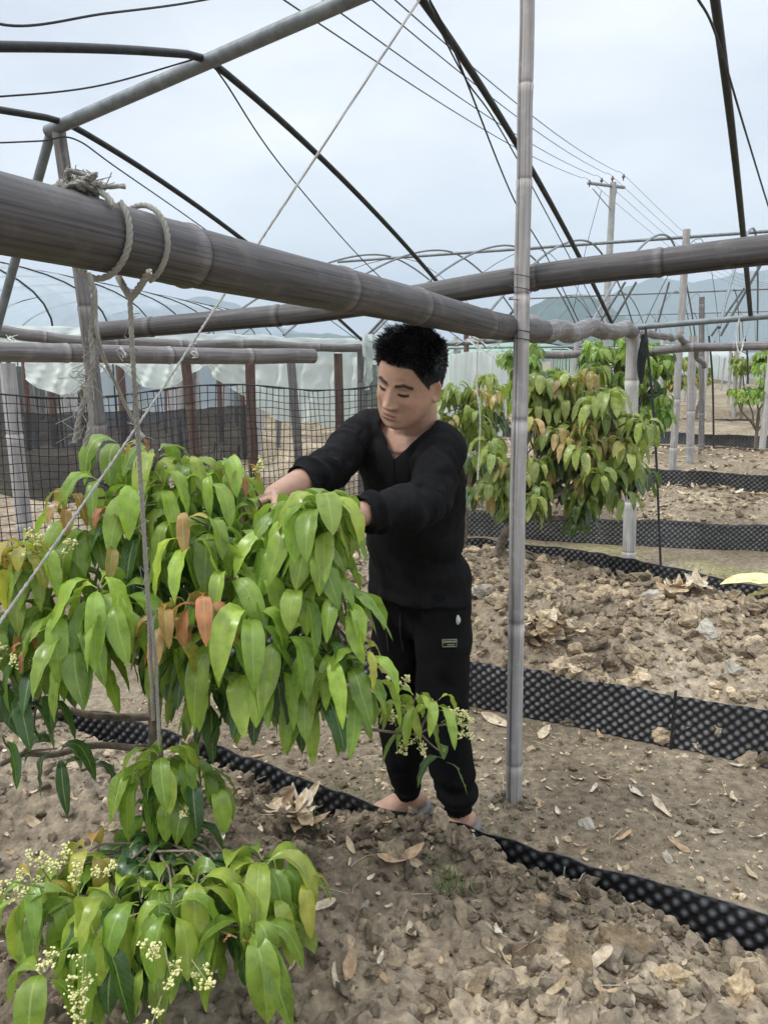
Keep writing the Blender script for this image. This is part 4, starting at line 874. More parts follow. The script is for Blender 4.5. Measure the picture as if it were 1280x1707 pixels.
# ------------------------------------------------------------------ the man
def loft(mb, pts, ra, rb=None, fwd=(0, -1, 0), n=24):
    """closed tube with oval sections: ra across, rb along the facing direction"""
    pts = np.array([list(p) for p in pts], float); ra = np.array(ra, float); rb = ra if rb is None else np.array(rb, float)
    t = np.gradient(pts, axis=0); t /= np.linalg.norm(t, axis=1)[:, None]; fw = np.array(fwd, float)
    th = np.linspace(0, 2 * np.pi, n, endpoint=False); V = []
    for p, tt, a, b in zip(pts, t, ra, rb):
        f = fw - tt * np.dot(fw, tt); f /= np.linalg.norm(f); s = np.cross(tt, f)
        V.append(p + np.cos(th)[:, None] * s * a + np.sin(th)[:, None] * f * b)
    V = np.array(V); m = len(pts); i = np.arange(m - 1)[:, None] * n; j = np.arange(n)[None]; j2 = (j + 1) % n
    f = np.stack([i + j, i + j2, i + n + j2, i + n + j], -1).reshape(-1, 4); mb.add(V.reshape(-1, 3), f)
    for k, s in ((0, -1), (m - 1, 1)):
        c = pts[k] + t[k] * s * min(ra[k], rb[k]) * .6; mid = pts[k] + t[k] * s * min(ra[k], rb[k]) * .42
        r2 = mid + (V[k] - pts[k]) * .72; a = np.arange(n); b = (a + 1) % n
        vv = np.vstack([V[k], r2, c[None]]); q = np.stack([a, b, b + n, a + n], -1); tr = np.stack([a + n, b + n, np.full(n, 2 * n)], -1)
        if s < 0: q = q[:, ::-1]; tr = tr[:, ::-1]
        mb.add(vv, q); mb.add(vv, tr)
def dense(pts, vals, n=40):
    """smooth resampling of joints with radii"""
    c = catmull(pts, n); k = np.linspace(0, 1, len(pts)); s = np.linspace(0, 1, n + 1)
    return (c,) + tuple(np.array([catm1(v, x) for x in s]) for v in vals)
def catm1(v, x):
    v = list(v); m = len(v) - 1; q = [2 * v[0] - v[1]] + v + [2 * v[-1] - v[-2]]; k = min(int(x * m), m - 1); t = x * m - k; a, b, c, d = q[k:k + 4]
    return .5 * (2 * b + (c - a) * t + (2 * a - 5 * b + 4 * c - d) * t * t + (3 * b - a - 3 * c + d) * t ** 3)
def fuse(mb, voxel, smooth=4, fac=.5):
    o = mb.build('tmp', []); r = o.modifiers.new('r', 'REMESH'); r.mode = 'VOXEL'; r.voxel_size = voxel
    if smooth: s = o.modifiers.new('s', 'SMOOTH'); s.factor = fac; s.iterations = smooth
    dg = bpy.context.evaluated_depsgraph_get(); me = bpy.data.meshes.new_from_object(o.evaluated_get(dg)); bpy.data.objects.remove(o); 
    me.polygons.foreach_set('use_smooth', np.ones(len(me.polygons), bool)); return me
def getv(me):
    v = np.zeros(len(me.vertices) * 3, np.float32); me.vertices.foreach_get('co', v); return v.reshape(-1, 3).astype(float)
def getn(me):
    v = np.zeros(len(me.vertices) * 3, np.float32); me.vertices.foreach_get('normal', v); return v.reshape(-1, 3).astype(float)
def setv(me, v): me.vertices.foreach_set('co', v.astype(np.float32).ravel()); me.update()
def setcol(me, c):
    a = me.color_attributes.get('Col') or me.color_attributes.new('Col', 'FLOAT_COLOR', 'POINT'); a.data.foreach_set('color', np.hstack([c, np.ones((len(c), 1))]).astype(np.float32).ravel())
def cut(me, mask):
    """remove the vertices in mask"""
    b = bmesh.new(); b.from_mesh(me); b.verts.ensure_lookup_table(); bmesh.ops.delete(b, geom=[b.verts[i] for i in np.nonzero(mask)[0]], context='VERTS'); b.to_mesh(me); b.free(); me.update()
def nrm(v): v = np.array(v, float); return v / np.linalg.norm(v)
A_ = lambda *p: np.array(P(*p))

FACE = nrm((-.60, -.70, 0)); LEFT = np.cross([0, 0, 1], FACE)     # chest direction, his left
pel = A_(702, 985, 2.38); 
hipR, hipL = pel - LEFT * .088 + [0, 0, .03], pel + LEFT * .088 + [0, 0, .03]
ankR, ankL = A_(679, 1330, 2.43), A_(764, 1356, 2.305)
kneeR = (hipR * .49 + ankR * .51) + FACE * .03; kneeL = (hipL * .49 + ankL * .51) + FACE * .045
shR, shL = A_(618, 712, 2.33), A_(738, 742, 2.14)
elR, wrR = A_(541, 782, 2.07), A_(455, 828, 1.885)
elL, wrL = A_(702, 838, 1.93), A_(580, 862, 1.745)
neck0, neck1 = A_(693, 716, 2.22), A_(690, 655, 2.155)
chest = A_(688, 800, 2.27); waist = A_(688, 905, 2.34)
# head frame
HC = A_(683, 633, 2.10)
hf = nrm((-.52, -.75, -.29)); hu = np.array((.26, -.10, .96)); hu = nrm(hu - hf * np.dot(hu, hf)); hl = np.cross(hu, hf)    # forward, up, his left
HS = 1.03
def H(x, y, z): return HC + (hl * x + hf * y + hu * z) * HS

skin = MB()
# head: stacked oval sections, then features pushed out along the face
zl = np.array([-.118, -.112, -.100, -.085, -.070, -.050, -.030, -.010, .010, .030, .050, .070, .088, .102, .112, .118])
wx = np.array([  .012, .032, .046, .058, .066, .0705, .073, .0742, .0745, .0755, .075, .071, .062, .048, .030, .010])
yf = np.array([.060, .076, .083, .085, .086, .087, .088, .089, .091, .093, .092, .087, .076, .058, .036, .012])
yb = np.array([.035, .010, -.010, -.030, -.048, -.066, -.082, -.093, -.099, -.101, -.099, -.092, -.080, -.062, -.040, -.015])
nz_, nt_ = 120, 128; zz = np.linspace(zl[0], zl[-1], nz_); th_ = np.linspace(0, 2 * np.pi, nt_, endpoint=False)
W_, F_, B_ = [np.interp(zz, zl, q) for q in (wx, yf, yb)]
for q in (W_, F_, B_): q[:] = np.convolve(np.pad(q, 4, 'edge'), np.ones(9) / 9, 'valid')
c_, s_ = np.cos(th_), np.sin(th_); e = .86
X = W_[:, None] * (np.sign(c_) * np.abs(c_) ** e)[None]; mid = (F_ * .25 + B_ * .75)[:, None] * .5 + (F_ + B_)[:, None] * .25
mid = (F_ + B_)[:, None] / 2; Yh = mid + np.where(s_[None] > 0, (F_[:, None] - mid), (mid - B_[:, None])) * (np.sign(s_) * np.abs(s_) ** .9)[None]; Z = np.repeat(zz[:, None], nt_, 1)
def face_push(X, Z):
    ax = np.abs(X); G = lambda x0, z0, sx, sz, h: h * np.exp(-((ax - x0) / sx) ** 2 - ((Z - z0) / sz) ** 2)
    d = 0
    nb = np.clip((.012 - Z) / .050, 0, 1); inn = ((Z < .016) & (Z > -.075))
    wdt = .0075 + .0075 * nb ** 1.5
    hgt_ = (.004 + .021 * nb ** 1.15) * np.where(Z < -.041, np.exp(-((Z + .041) / .0065) ** 2), 1) * np.where(Z > .004, np.exp(-((Z - .004) / .010) ** 2), 1)
    d = d + hgt_ * np.exp(-(ax / wdt) ** 2)
    d = d + G(.0135, -.041, .0058, .0065, .0085)                       # nostril wings
    d = d - G(.031, .002, .017, .0105, .0085) + G(.031, -.0005, .0125, .0068, .0075)   # sockets and lidded eyes
    d = d - G(.031, -.0068, .012, .0018, .0016)
    d = d + G(.028, .0185, .021, .0065, .0042) + G(.046, -.028, .018, .017, .0045)     # brow, cheekbone
    d = d + np.exp(-(ax / .0215) ** 4) * (.0056 * np.exp(-((Z + .0655) / .0045) ** 2) + .0068 * np.exp(-((Z + .0760) / .0050) ** 2) - .0030 * np.exp(-((Z + .0708) / .0017) ** 2))
    d = d - G(.0, -.055, .006, .006, .0015) - G(.0, -.0865, .016, .005, .0028) + G(0, -.103, .018, .010, .0055)
    d = d - G(.032, -.056, .0055, .020, .0034) - G(.031, .0085, .014, .0022, .0016)
    return d
fm = np.clip((s_[None] - .15) / .35, 0, 1); Yh = Yh + face_push(X, Z) * fm
X = X * (1 + .015 * np.exp(-((Z + .03) / .02) ** 2) * fm)
Vh = HC + (X[..., None] * hl + Yh[..., None] * hf + Z[..., None] * hu) * HS
i = np.arange(nz_ - 1)[:, None] * nt_; j = np.arange(nt_)[None]; j2 = (j + 1) % nt_
skin.add(Vh.reshape(-1, 3), np.stack([i + j, i + j2, i + nt_ + j2, i + nt_ + j], -1).reshape(-1, 4))
for k in (0, nz_ - 1):
    a = np.arange(nt_); b = (a + 1) % nt_; vv = np.vstack([Vh[k], Vh[k].mean(0)[None]]); tr = np.stack([a, b, np.full(nt_, nt_)], -1); skin.add(vv, tr if k else tr[:, ::-1])
for sg in (-1, 1):     # ears: bowl shaped
    v, f = ico(4); r = v * np.array([.010, .019, .033]); rim = (v[:, 1] / 1) ** 2 + v[:, 2] ** 2
    r[:, 0] = r[:, 0] - .012 * np.exp(-(rim / .45) ** 2) * (v[:, 0] > 0) ; r[:, 1] *= 1 + .25 * v[:, 2]
    q = np.stack([sg * (.0755 + r[:, 0] - r[:, 1] * .35), -.004 + r[:, 1] - r[:, 2] * -.15, -.012 + r[:, 2]], -1)
    skin.add(HC + (q[:, :1] * hl + q[:, 1:2] * hf + q[:, 2:] * hu) * HS, f if sg > 0 else f[:, ::-1])
# neck and trunk under the clothes
c, a, b = dense([neck0 - [0, 0, .06], neck0, (neck0 + neck1) / 2, neck1, H(0, -.03, 0)], [[.085, .068, .060, .060, .055], [.075, .066, .062, .062, .06]], 24); loft(skin, c, a, b, FACE)
topc = (shR + shL) / 2 + [0, 0, -.01]
c, a, b = dense([pel - [0, 0, .03], waist, chest, topc - [0, 0, .05], topc + [0, 0, .025]], [[.135, .120, .132, .125, .07], [.095, .08, .085, .062, .045]], 24); loft(skin, c, a, b, FACE)
for sh, el, wr in ((shR, elR, wrR), (shL, elL, wrL)):
    c, a = dense([topc + [0, 0, -.02], sh - [0, 0, .01], sh * .6 + el * .4, el, el * .6 + wr * .4, wr], [[.05, .044, .035, .033, .036, .0275]], 40); loft(skin, c, a)
for hp, kn, an in ((hipR, kneeR, ankR), (hipL, kneeL, ankL)):
    c, a = dense([hp, hp * .5 + kn * .5, kn, kn * .6 + an * .4, kn * .15 + an * .85, an, an - [0, 0, .03]], [[.082, .07, .055, .054, .036, .034, .036]], 40); loft(skin, c, a)
# hands: palm, four fingers, thumb
def hand(wr, d, pn, spread, curls, thumb_side, tcurl):
    d = nrm(d); pn = nrm(pn - d * np.dot(pn, d)); sd = np.cross(d, pn) * thumb_side    # sd points to the thumb
    c, a, b = dense([wr - d * .02, wr + d * .015, wr + d * .05, wr + d * .085], [[.027, .031, .040, .039], [.020, .018, .0155, .0125]], 14); loft(skin, c, a, b, pn)
    for k, (off, ln, r) in enumerate(((.029, .072, .0085), (.010, .080, .0088), (-.010, .074, .0083), (-.028, .058, .0072))):
        base = wr + d * (.078 - .004 * abs(k - 1)) + sd * off; dr = nrm(d + sd * off * spread); pts = [base - dr * .02, base]; ang = 0
        for q, f in enumerate((.44, .31, .25)):
            ang += curls[k] * (1.0 if q else .7); v = dr * math.cos(ang) + pn * math.sin(ang); pts.append(pts[-1] + v * ln * f)
        cc = catmull(pts, 26); loft(skin, cc, np.interp(np.linspace(0, 1, 27), [0, .3, .55, .75, 1], [r * 1.12, r * 1.08, r * 1.04, r * .95, r * .78]), None, pn, 14)
    b0 = wr + d * .022 + sd * .026; dv = nrm(d * .65 + sd * .75 + pn * .35); pts = [b0 - dv * .01, b0 + dv * .028, b0 + dv * .05 + d * .012 * tcurl + pn * .008, b0 + dv * .062 + d * .03 * tcurl + pn * .02]
    loft(skin, catmull(pts, 18), np.linspace(.0135, .0078, 19), None, pn, 14)
hand(wrR, wrR - elR + np.array([-.03, -.02, -.0]), np.array([.2, -.35, -.9]), 2.2, (.50, .36, .34, .40), 1, 1.0)
hand(wrL, wrL - elL + np.array([-.02, -.05, -.02]), np.array([-.3, .3, -.9]), 2.5, (.45, .45, .5, .55), -1, 1.0)
FD = nrm((-.80, -.55, 0))
feet = []
for an, tw in ((ankR, -.12), (ankL, .12)):
    fd = np.array(Matrix.Rotation(tw, 3, 'Z') @ Vector(FD)); g = np.array([an[0], an[1], 0.018]); feet.append((g, fd))
    c, a, b = dense([g - fd * .062 + [0, 0, .030], g - fd * .03 + [0, 0, .034], g + fd * .03 + [0, 0, .040], g + fd * .09 + [0, 0, .030], g + fd * .14 + [0, 0, .022]], [[.022, .033, .036, .043, .038], [.026, .032, .038, .028, .019]], 20); loft(skin, c, a, b, (0, 0, 1))
    sdv = np.cross([0, 0, 1], fd)
    for k, (off, ln, r) in enumerate(((.028, .05, .013), (.010, .045, .0095), (-.006, .04, .009), (-.020, .034, .0085), (-.033, .028, .008))):
        o_ = off * (1 if tw > 0 else -1) * -1; q = g + fd * .135 + sdv * o_ + [0, 0, .016]; loft(skin, [q, q + fd * ln * .5 + [0, 0, .003], q + fd * ln + [0, 0, -.004]], [r, r, r * .8], None, (0, 0, 1), 12)
    c, a = dense([an + [0, 0, .05], an, g + [0, 0, .035]], [[.036, .036, .033]], 12); loft(skin, c, a)
me = fuse(skin, .0027, 3, .5); v = getv(me)
loc = (v - HC) / HS; lx, ly, lz = loc @ hl, loc @ hf, loc @ hu; ax = np.abs(lx)
# colours that belong to the skin: brows, lashes, lips, stubble, scalp; plus painted shade in nostrils, lid crease, lip parting
base = np.tile(np.array([.45, .276, .200]), (len(v), 1)); nn = fbm(v[:, 0] * 30, v[:, 1] * 30, v[:, 2] * 30, 3, 2)
base *= (1 + .10 * nn)[:, None] * (1 + .08 * fbm(v[:, 0] * 95, v[:, 1] * 95, v[:, 2] * 95, 2, 5))[:, None]
def paint(mask, col, k=1.0):
    global base
    w = np.clip(mask, 0, 1)[:, None] * k; base = base * (1 - w) + np.array(col) * w
fr = (ly > .045) & (np.abs(lz) < .13); hd = np.linalg.norm(loc, axis=1) < .16
G2 = lambda x0, z0, sx, sz: np.exp(-((ax - x0) / sx) ** 2 - ((lz - z0) / sz) ** 2) * fr
paint(G2(.046, -.03, .02, .02), (.56, .28, .19), .35); paint(G2(0, -.042, .014, .01), (.54, .27, .185), .4)
lip = np.exp(-(ax / .020) ** 6) * np.exp(-((lz + .0708) / .0075) ** 4) * fr; paint(lip, (.38, .155, .125), .8)
paint(np.exp(-(ax / .019) ** 6) * np.exp(-((lz + .0708) / .0013) ** 2) * fr, (.10, .045, .035), .8)  # shade line painted between the lips
bz = .0185 + .006 * np.clip((ax - .012) / .02, 0, 1) - .007 * np.clip((ax - .034) / .016, 0, 1)
paint(np.clip((.0055 - np.abs(lz - bz)) / .0020, 0, 1) * ((ax > .0105) & (ax < .052)) * fr, (.014, .011, .010), .95)
ez = -.0035 - .0022 * np.cos((ax - .031) / .0135 * 1.57)
paint(np.clip((.0043 - np.abs(lz - ez)) / .0012, 0, 1) * ((ax > .0185) & (ax < .0445)) * fr, (.012, .009, .008), .95)
paint(np.exp(-((ax - .0315) / .0085) ** 4 - ((lz - ez - .0012) / .0044) ** 2) * fr, (.010, .008, .007), .9)
paint(np.clip((.0010 - np.abs(lz - (.0058 - ((ax - .031) / .0135) ** 2 * .003))) / .0008, 0, 1) * ((ax > .019) & (ax < .045)) * fr, (.18, .09, .06), .55)  # eyelid crease darkened in the colour, as shade
paint(G2(.0085, -.0515, .0042, .0026), (.06, .025, .02), .8)  # nostril shade painted into the skin colour
stub = (np.exp(-(ax / .03) ** 4) * np.exp(-((lz + .057) / .006) ** 2) * .5 + np.exp(-(ax / .030) ** 4) * np.exp(-((lz + .100) / .016) ** 2) * .35) * fr * (1 - lip); paint(stub * (.7 + .5 * nn), (.16, .115, .095), .5)
hair_line = np.where(ly > 0, .066 - .012 * np.clip((ax - .045) / .02, 0, 1) - np.clip((.075 - ly) / .05, 0, 1) * .055, -.035 - .02 * np.clip(-ly / .1, 0, 1))
sc_ = np.clip((lz - hair_line) / .004, 0, 1) * hd * (ax < .082) * ~((ly > -.034) & (ly < .024) & (lz < .018) & (ax > .066)); paint(sc_, (.016, .014, .014), .95)
setcol(me, base)
def skin_mat():
    m, N, L, b = mat('skin', .52, .35)
    at = N('ShaderNodeVertexColor', layer_name='Col'); g = N('ShaderNodeNewGeometry'); n1 = N('ShaderNodeTexNoise', Scale=220., Detail=4.); L(g.outputs['Position'], n1.inputs['Vector'])
    L(at.outputs[0], b.inputs['Base Color']); b.inputs['Subsurface Weight'].default_value = .12; b.inputs['Subsurface Radius'].default_value = (.012, .004, .002); b.inputs['Subsurface Scale'].default_value = .6
    bp = N('ShaderNodeBump', Strength=.3, Distance=.0015); L(n1.outputs['Fac'], bp.inputs['Height']); L(bp.outputs[0], b.inputs['Normal']); return m
M['skin'] = skin_mat()
me.materials.clear(); me.materials.append(M['skin'])
man = link('person', me); tag(man, 'man in black top and joggers reaching into the tree with both hands', 'person')

# hair: a cap of short strands
def hair_mat():
    m, N, L, b = mat('black hair', .42, .45, (.010, .010, .011)); at = N('ShaderNodeVertexColor', layer_name='Col'); L(at.outputs[0], b.inputs['Base Color']); return m
hm = MB(); rh = np.random.default_rng(9); sel = np.nonzero((sc_ > .6) & hd)[0]; nv = getn(me); cnt = 0
for q in rh.choice(sel, 9000):
    x, y, z = lx[q], ly[q], lz[q]; nl = nv[q]; top = np.clip((z - .03) / .06, 0, 1); side = 1 - top
    edge = np.clip((z - hair_line[q]) / .016, .25, 1); ln = (.008 + .022 * top) * rh.uniform(.5, 1.3) * edge
    wh = vn(np.array([x * 42]), np.array([y * 42]), z * 30, 6)[0]; wh2 = vn(np.array([x * 42]), np.array([y * 42]), z * 30, 16)[0]
    comb = hf * (.55 * top + .15) + hl * (.55 * wh) + hu * (.35 * top - .55 * side) + np.cross(nl, hf) * .4 * wh2 + rh.normal(size=3) * .22
    p0 = v[q] - nl * .001; p1 = p0 + nl * ln * .55 + comb * ln * .25; p2 = p1 + nl * ln * .12 + comb * ln * .5
    g_ = rh.uniform(.7, 1.5); tube(hm, [p0, p1, p2], [.0016, .0012, .0003], 4, False, (.010 * g_, .010 * g_, .0115 * g_))
cap = sel  # solid layer close to the scalp so that no skin shows between strands
hm.build('hair', hair_mat(), man)

# ---- clothes
def knit_mat(name, c1, c2, s=260., rough=.85):
    m, N, L, b = mat(name, rough, .2); g = N('ShaderNodeTexCoord'); n1 = N('ShaderNodeTexNoise', Scale=s, Detail=3.); n2 = N('ShaderNodeTexNoise', Scale=6., Detail=5.)
    L(g.outputs['Object'], n1.inputs['Vector']); L(g.outputs['Object'], n2.inputs['Vector'])
    mx = N('ShaderNodeMixRGB'); mx.inputs[0].default_value = .6; L(n1.outputs['Fac'], mx.inputs[1]); L(n2.outputs['Fac'], mx.inputs[2])
    r = ramp(N, [(.35, c1), (.65, c2)]); L(mx.outputs[0], r.inputs[0]); L(r.outputs[0], b.inputs['Base Color'])
    b.inputs['Specular IOR Level'].default_value = .12
    bp = N('ShaderNodeBump', Strength=.35, Distance=.0015); L(n1.outputs['Fac'], bp.inputs['Height']); L(bp.outputs[0], b.inputs['Normal']); return m
M['knit'] = knit_mat('black jersey', (.0036, .0036, .004), (.0120, .0120, .0130)); M['jogger'] = knit_mat('black fleece', (.0026, .0026, .003), (.0075, .0075, .0085), 340.)
def fold(a, b, sd_): return 1.5 * vn(a, b, 0, sd_) + .5 * vn(a * 2.1, b * 2, 0, sd_ + 9)
def wrinkle(v, n, amp):
    return v + n * amp[:, None]
sw = MB()
hemc = pel + [0, 0, -.012] + FACE * .005
c, a, b = dense([hemc, hemc + [0, 0, .05], waist, chest, topc - [0, 0, .055], topc + [0, 0, .012]], [[.179, .176, .163, .170, .165, .10], [.137, .133, .120, .124, .102, .070]], 40); loft(sw, c, a, b, FACE)
c, a, b = dense([topc - [0, 0, .02], neck0 - [0, 0, .02], neck0 + [0, 0, .02]], [[.14, .098, .078], [.09, .086, .077]], 14); loft(sw, c, a, b, FACE)
hemR = elR * .50 + wrR * .50; hemL = elL * .16 + wrL * .84
for sh, el, hm_, rr in ((shR, elR, hemR, (.074, .069, .057, .053, .049, .043)), (shL, elL, hemL, (.076, .071, .059, .055, .048, .040))):
    c, a = dense([topc * .55 + sh * .45 + [0, 0, -.015], sh - [0, 0, .012], sh * .55 + el * .45 - [0, 0, .006], el - [0, 0, .008], el * .5 + hm_ * .5, hm_], [rr], 50); loft(sw, c, a)
me = fuse(sw, .0045, 5, .5); v = getv(me); n = getn(me)
def seg(v, a, b):
    d = b - a; t = np.clip(((v - a) @ d) / np.dot(d, d), 0, 1); return t, np.linalg.norm(v - (a + t[:, None] * d), axis=1)
amp = .0045 * fbm(v[:, 0] * 13, v[:, 1] * 13, v[:, 2] * 6, 3, 1)
for sh, el, hm_ in ((shR, elR, hemR), (shL, elL, hemL)):
    t, d = seg(v, el, hm_); t2, d2 = seg(v, sh, el); w = np.clip(1 - (d - .07) / .02, 0, 1)
    along = t * np.linalg.norm(hm_ - el); jit_ = .012 * fbm(v[:, 0] * 16, v[:, 1] * 16, v[:, 2] * 16, 2, 4)
    amp = amp + w * .0105 * (fold((along + jit_ * 1.2) / .016, v[:, 2] * 14, 3) * ss(.15, .9, t) + 1.1 * fold((along + jit_ * 2) / .034, v[:, 2] * 9, 4) * ss(.8, .0, t))
    w2 = np.clip(1 - (d2 - .085) / .02, 0, 1); dirn = (v @ nrm(el - sh)) + .6 * (v @ np.array([0, 0, 1.])); amp = amp + w2 * .0095 * 1.1 * fold((dirn + jit_ * 2.5) / .038, (v @ LEFT) * 7, 5) * ss(.0, .35, t2) * (t2 < .995)
lo = ss(.16, .0, v[:, 2] - hemc[2]); amp = amp + lo * .005 * np.sin((v @ LEFT) * 70 + 4 * fbm(v[:, 0] * 6, v[:, 1] * 6, v[:, 2] * 6, 2, 7))
dg_ = (v @ LEFT) * .7 + v[:, 2] * .9; tor = np.clip(1 - np.abs(v[:, 2] - waist[2]) / .22, 0, 1) * (np.abs((v - waist) @ LEFT) < .2); amp = amp + tor * .0090 * fold((dg_ + .03 * fbm(v[:, 0] * 7, v[:, 1] * 7, v[:, 2] * 7, 2, 8)) / .055, (v @ LEFT) * 4, 6)
amp = np.clip(amp, -.005, .015); v = wrinkle(v, n, amp); setv(me, v)
# openings: hem, cuffs and the V shaped neck
dL = nrm(hemL - elL); dR = nrm(hemR - elR)
def fneck(v):
    rel = v - neck0; fx_, lx_ = rel @ FACE, rel @ LEFT
    ring_ = .083 - np.hypot(fx_ + .008, lx_)
    hw = np.clip(rel[:, 2] + .078, 0, .09) * .95; vee = np.where((fx_ > .02) & (rel[:, 2] < .09), hw - np.sqrt((lx_ - .004) ** 2 + 1e-6), -1.)
    return np.where((np.hypot(fx_, lx_) < .17) & (rel[:, 2] > -.079), np.maximum(ring_, vee), -1.)
def fhem(v): return hemc[2] - .012 + .012 * ((v - pel) @ FACE) / .12 - v[:, 2]
def fcuff(h, d): return lambda v: np.where(np.linalg.norm(v - h, axis=1) < .115, (v - h) @ d, -1.)
kill = np.zeros(len(v), bool)
for fn in (fneck, fhem, fcuff(hemR, dR), fcuff(hemL, dL)):
    f0 = fn(v); e_ = 1e-4; G_ = np.stack([(fn(v + np.eye(3)[k] * e_) - f0) / e_ for k in range(3)], -1); gg = (G_ ** 2).sum(1)
    band = (f0 > -.0028) & (f0 < .0055) & (gg < 9) & (gg > .05); v[band] -= (G_ * (f0 / np.maximum(gg, .05))[:, None])[band]; kill |= (f0 >= .0055)
setv(me, v); mask = kill
cut(me, mask)
me.materials.clear(); me.materials.append(M['knit']); o = link('sweater', me, man); s_m = o.modifiers.new('thick', 'SOLIDIFY'); s_m.thickness = .004; s_m.offset = -1
# henley slit below the neck
tr_ = MB()
for hp, kn, an, k in ((hipR, kneeR, ankR, 1), (hipL, kneeL, ankL, 2)):
    cu = an + [0, 0, .012]
    c, a, b = dense([hp + [0, 0, .03], hp - [0, 0, .08], hp * .5 + kn * .5, kn, kn * .55 + cu * .45, kn * .2 + cu * .8, cu + (kn - cu) * .085, cu], [[.074, .086, .085, .076, .072, .064, .050, .044], [.105, .108, .094, .082, .078, .068, .052, .046]], 60); loft(tr_, c, a, b, FACE)
c, a, b = dense([pel + [0, 0, -.10], pel, pel + [0, 0, .07]], [[.140, .150, .142], [.100, .112, .102]], 14); loft(tr_, c, a, b, FACE)
me = fuse(tr_, .005, 5, .5); v = getv(me); n = getn(me)
amp = .005 * fbm(v[:, 0] * 9, v[:, 1] * 9, v[:, 2] * 5, 3, 11)
for kn, an, hp in ((kneeR, ankR, hipR), (kneeL, ankL, hipL)):
    t, d = seg(v, kn, an); w = np.clip(1 - (d - .085) / .03, 0, 1); jit_ = .05 * fbm(v[:, 0] * 8, v[:, 1] * 8, v[:, 2] * 8, 2, 12)
    amp = amp + w * (.0095 * fold((v[:, 2] + jit_ * .7) / .036, (v @ LEFT) * 7, 7) * ss(.45, .85, t) * ss(1.0, .93, t) + .005 * fold((v[:, 2] + jit_ * 1.4 + (v @ LEFT) * .6) / .06, (v @ LEFT) * 5, 8) * ss(.6, .0, t))
    t, d = seg(v, hp, kn); w = np.clip(1 - (d - .1) / .03, 0, 1); amp = amp + w * .0045 * np.sin((v[:, 2] * .8 + (v @ LEFT) * 1.2 + jit_) * 6.28 / .13) * ss(0, .3, t)
    ck = ss(.952, .965, seg(v, kn, an)[0]) * (seg(v, kn, an)[1] < .07); amp = amp + ck * .0012 * np.sin(np.arctan2(v[:, 1] - an[1], v[:, 0] - an[0]) * 26)
v = wrinkle(v, n, amp); setv(me, v); cut(me, (v[:, 2] < np.where(((v - ankR) @ LEFT) > .1, ankL[2], ankR[2]) + .010) & (v[:, 2] < .2))
me.materials.clear(); me.materials.append(M['jogger']); trou = link('trousers', me, man); s_m = trou.modifiers.new('thick', 'SOLIDIFY'); s_m.thickness = .004; s_m.offset = -1
# patch on the thigh, cord ends, pocket flash
def on_surface(me_, p, d):
    vv = getv(me_); r = vv - p; along = r @ d; off = np.linalg.norm(r - along[:, None] * d, axis=1); k = np.argmin(off * 3 - along * .6); return vv[k]
V3 = getv(trou.data); N3 = getn(trou.data)
def surf_at(px, py):
    """nearest cloth vertex to the camera that projects on the photo pixel"""
    d = V3[:, 1] * CP - (V3[:, 2] - CAMZ) * SP; qx = FW / 2 + FPX * V3[:, 0] / d; qy = FH / 2 - FPX * (V3[:, 1] * SP + (V3[:, 2] - CAMZ) * CP) / d
    k = np.argmin(np.hypot(qx - px, qy - py) + 60 * d); return V3[k], N3[k]
p, n_ = surf_at(749, 1072); n_ = nrm(n_ + 2 * nrm((-.1, -1, 0))); upv = nrm(np.array([0, 0, 1.]) - n_ * n_[2]); sx_ = np.cross(upv, n_); Rm = np.stack([sx_, upv, n_], 1)
patchm = MB(); boxm(patchm, p + n_ * .006, .048, .026, .004, Rm); pt = patchm.build('patch', simple('dull black rubber', (.012, .013, .012), (.02, .022, .02), 30, .5), trou)
ed = MB(); lt = p + n_ * .0085
for q, a, b in (((0, .0105), .042, .0016), ((0, -.0105), .042, .0016), ((-.021, 0), .0014, .022), ((.021, 0), .0014, .022)): boxm(ed, lt + sx_ * q[0] + upv * q[1], a, b, .0012, Rm)
for k in range(6): boxm(ed, lt + sx_ * (-.015 + k * .006) + upv * (.004 if k % 2 else .0035), .0035, .0045, .0011, Rm)
boxm(ed, lt + sx_ * .004 + upv * -.005, .022, .002, .0011, Rm)
ed.build('print', simple('greenish print', (.28, .33, .20), (.40, .45, .30), 60, .6), pt)
p, n_ = surf_at(762, 1034); tm = MB(); q = nrm(n_ + 2 * nrm((.3, -1, 0))); tube(tm, catmull([p + q * .004 + [0, 0, .016], p + q * .008, p + q * .004 - [0, 0, .014]], 8), [.002, .004, .006, .007, .007, .007, .006, .004, .002], 8); tm.build('tag', M['film'], trou)
for px in (646, 668):
    p, n_ = surf_at(px, 1022); p2, n2 = surf_at(px + 3, 1085); cm = MB(); tube(cm, catmull([p + n_ * .007, (p + p2) / 2 + n_ * .009, p2 + n2 * .008], 12), .0024, 6); cm.build('drawstring', M['hoop'], trou)
p, n_ = None, None
V4 = getv(bpy.data.objects['sweater'].data); N4 = getn(bpy.data.objects['sweater'].data)
ax0 = neck0 + LEFT * .004
pts = []
for zq in np.linspace(-.078, -.185, 16):
    q = ax0 + np.array([0, 0, zq]); r_ = V4 - q; al = r_ @ FACE; of = np.hypot(r_ @ LEFT, r_[:, 2]) + (al < 0) * 9; k = np.argmin(of); pts.append(q + FACE * (al[k] + .0012))
m_ = MB(); tube(m_, catmull(pts, 40), .0022, 6); m_.build('placket', M['knit'], man)
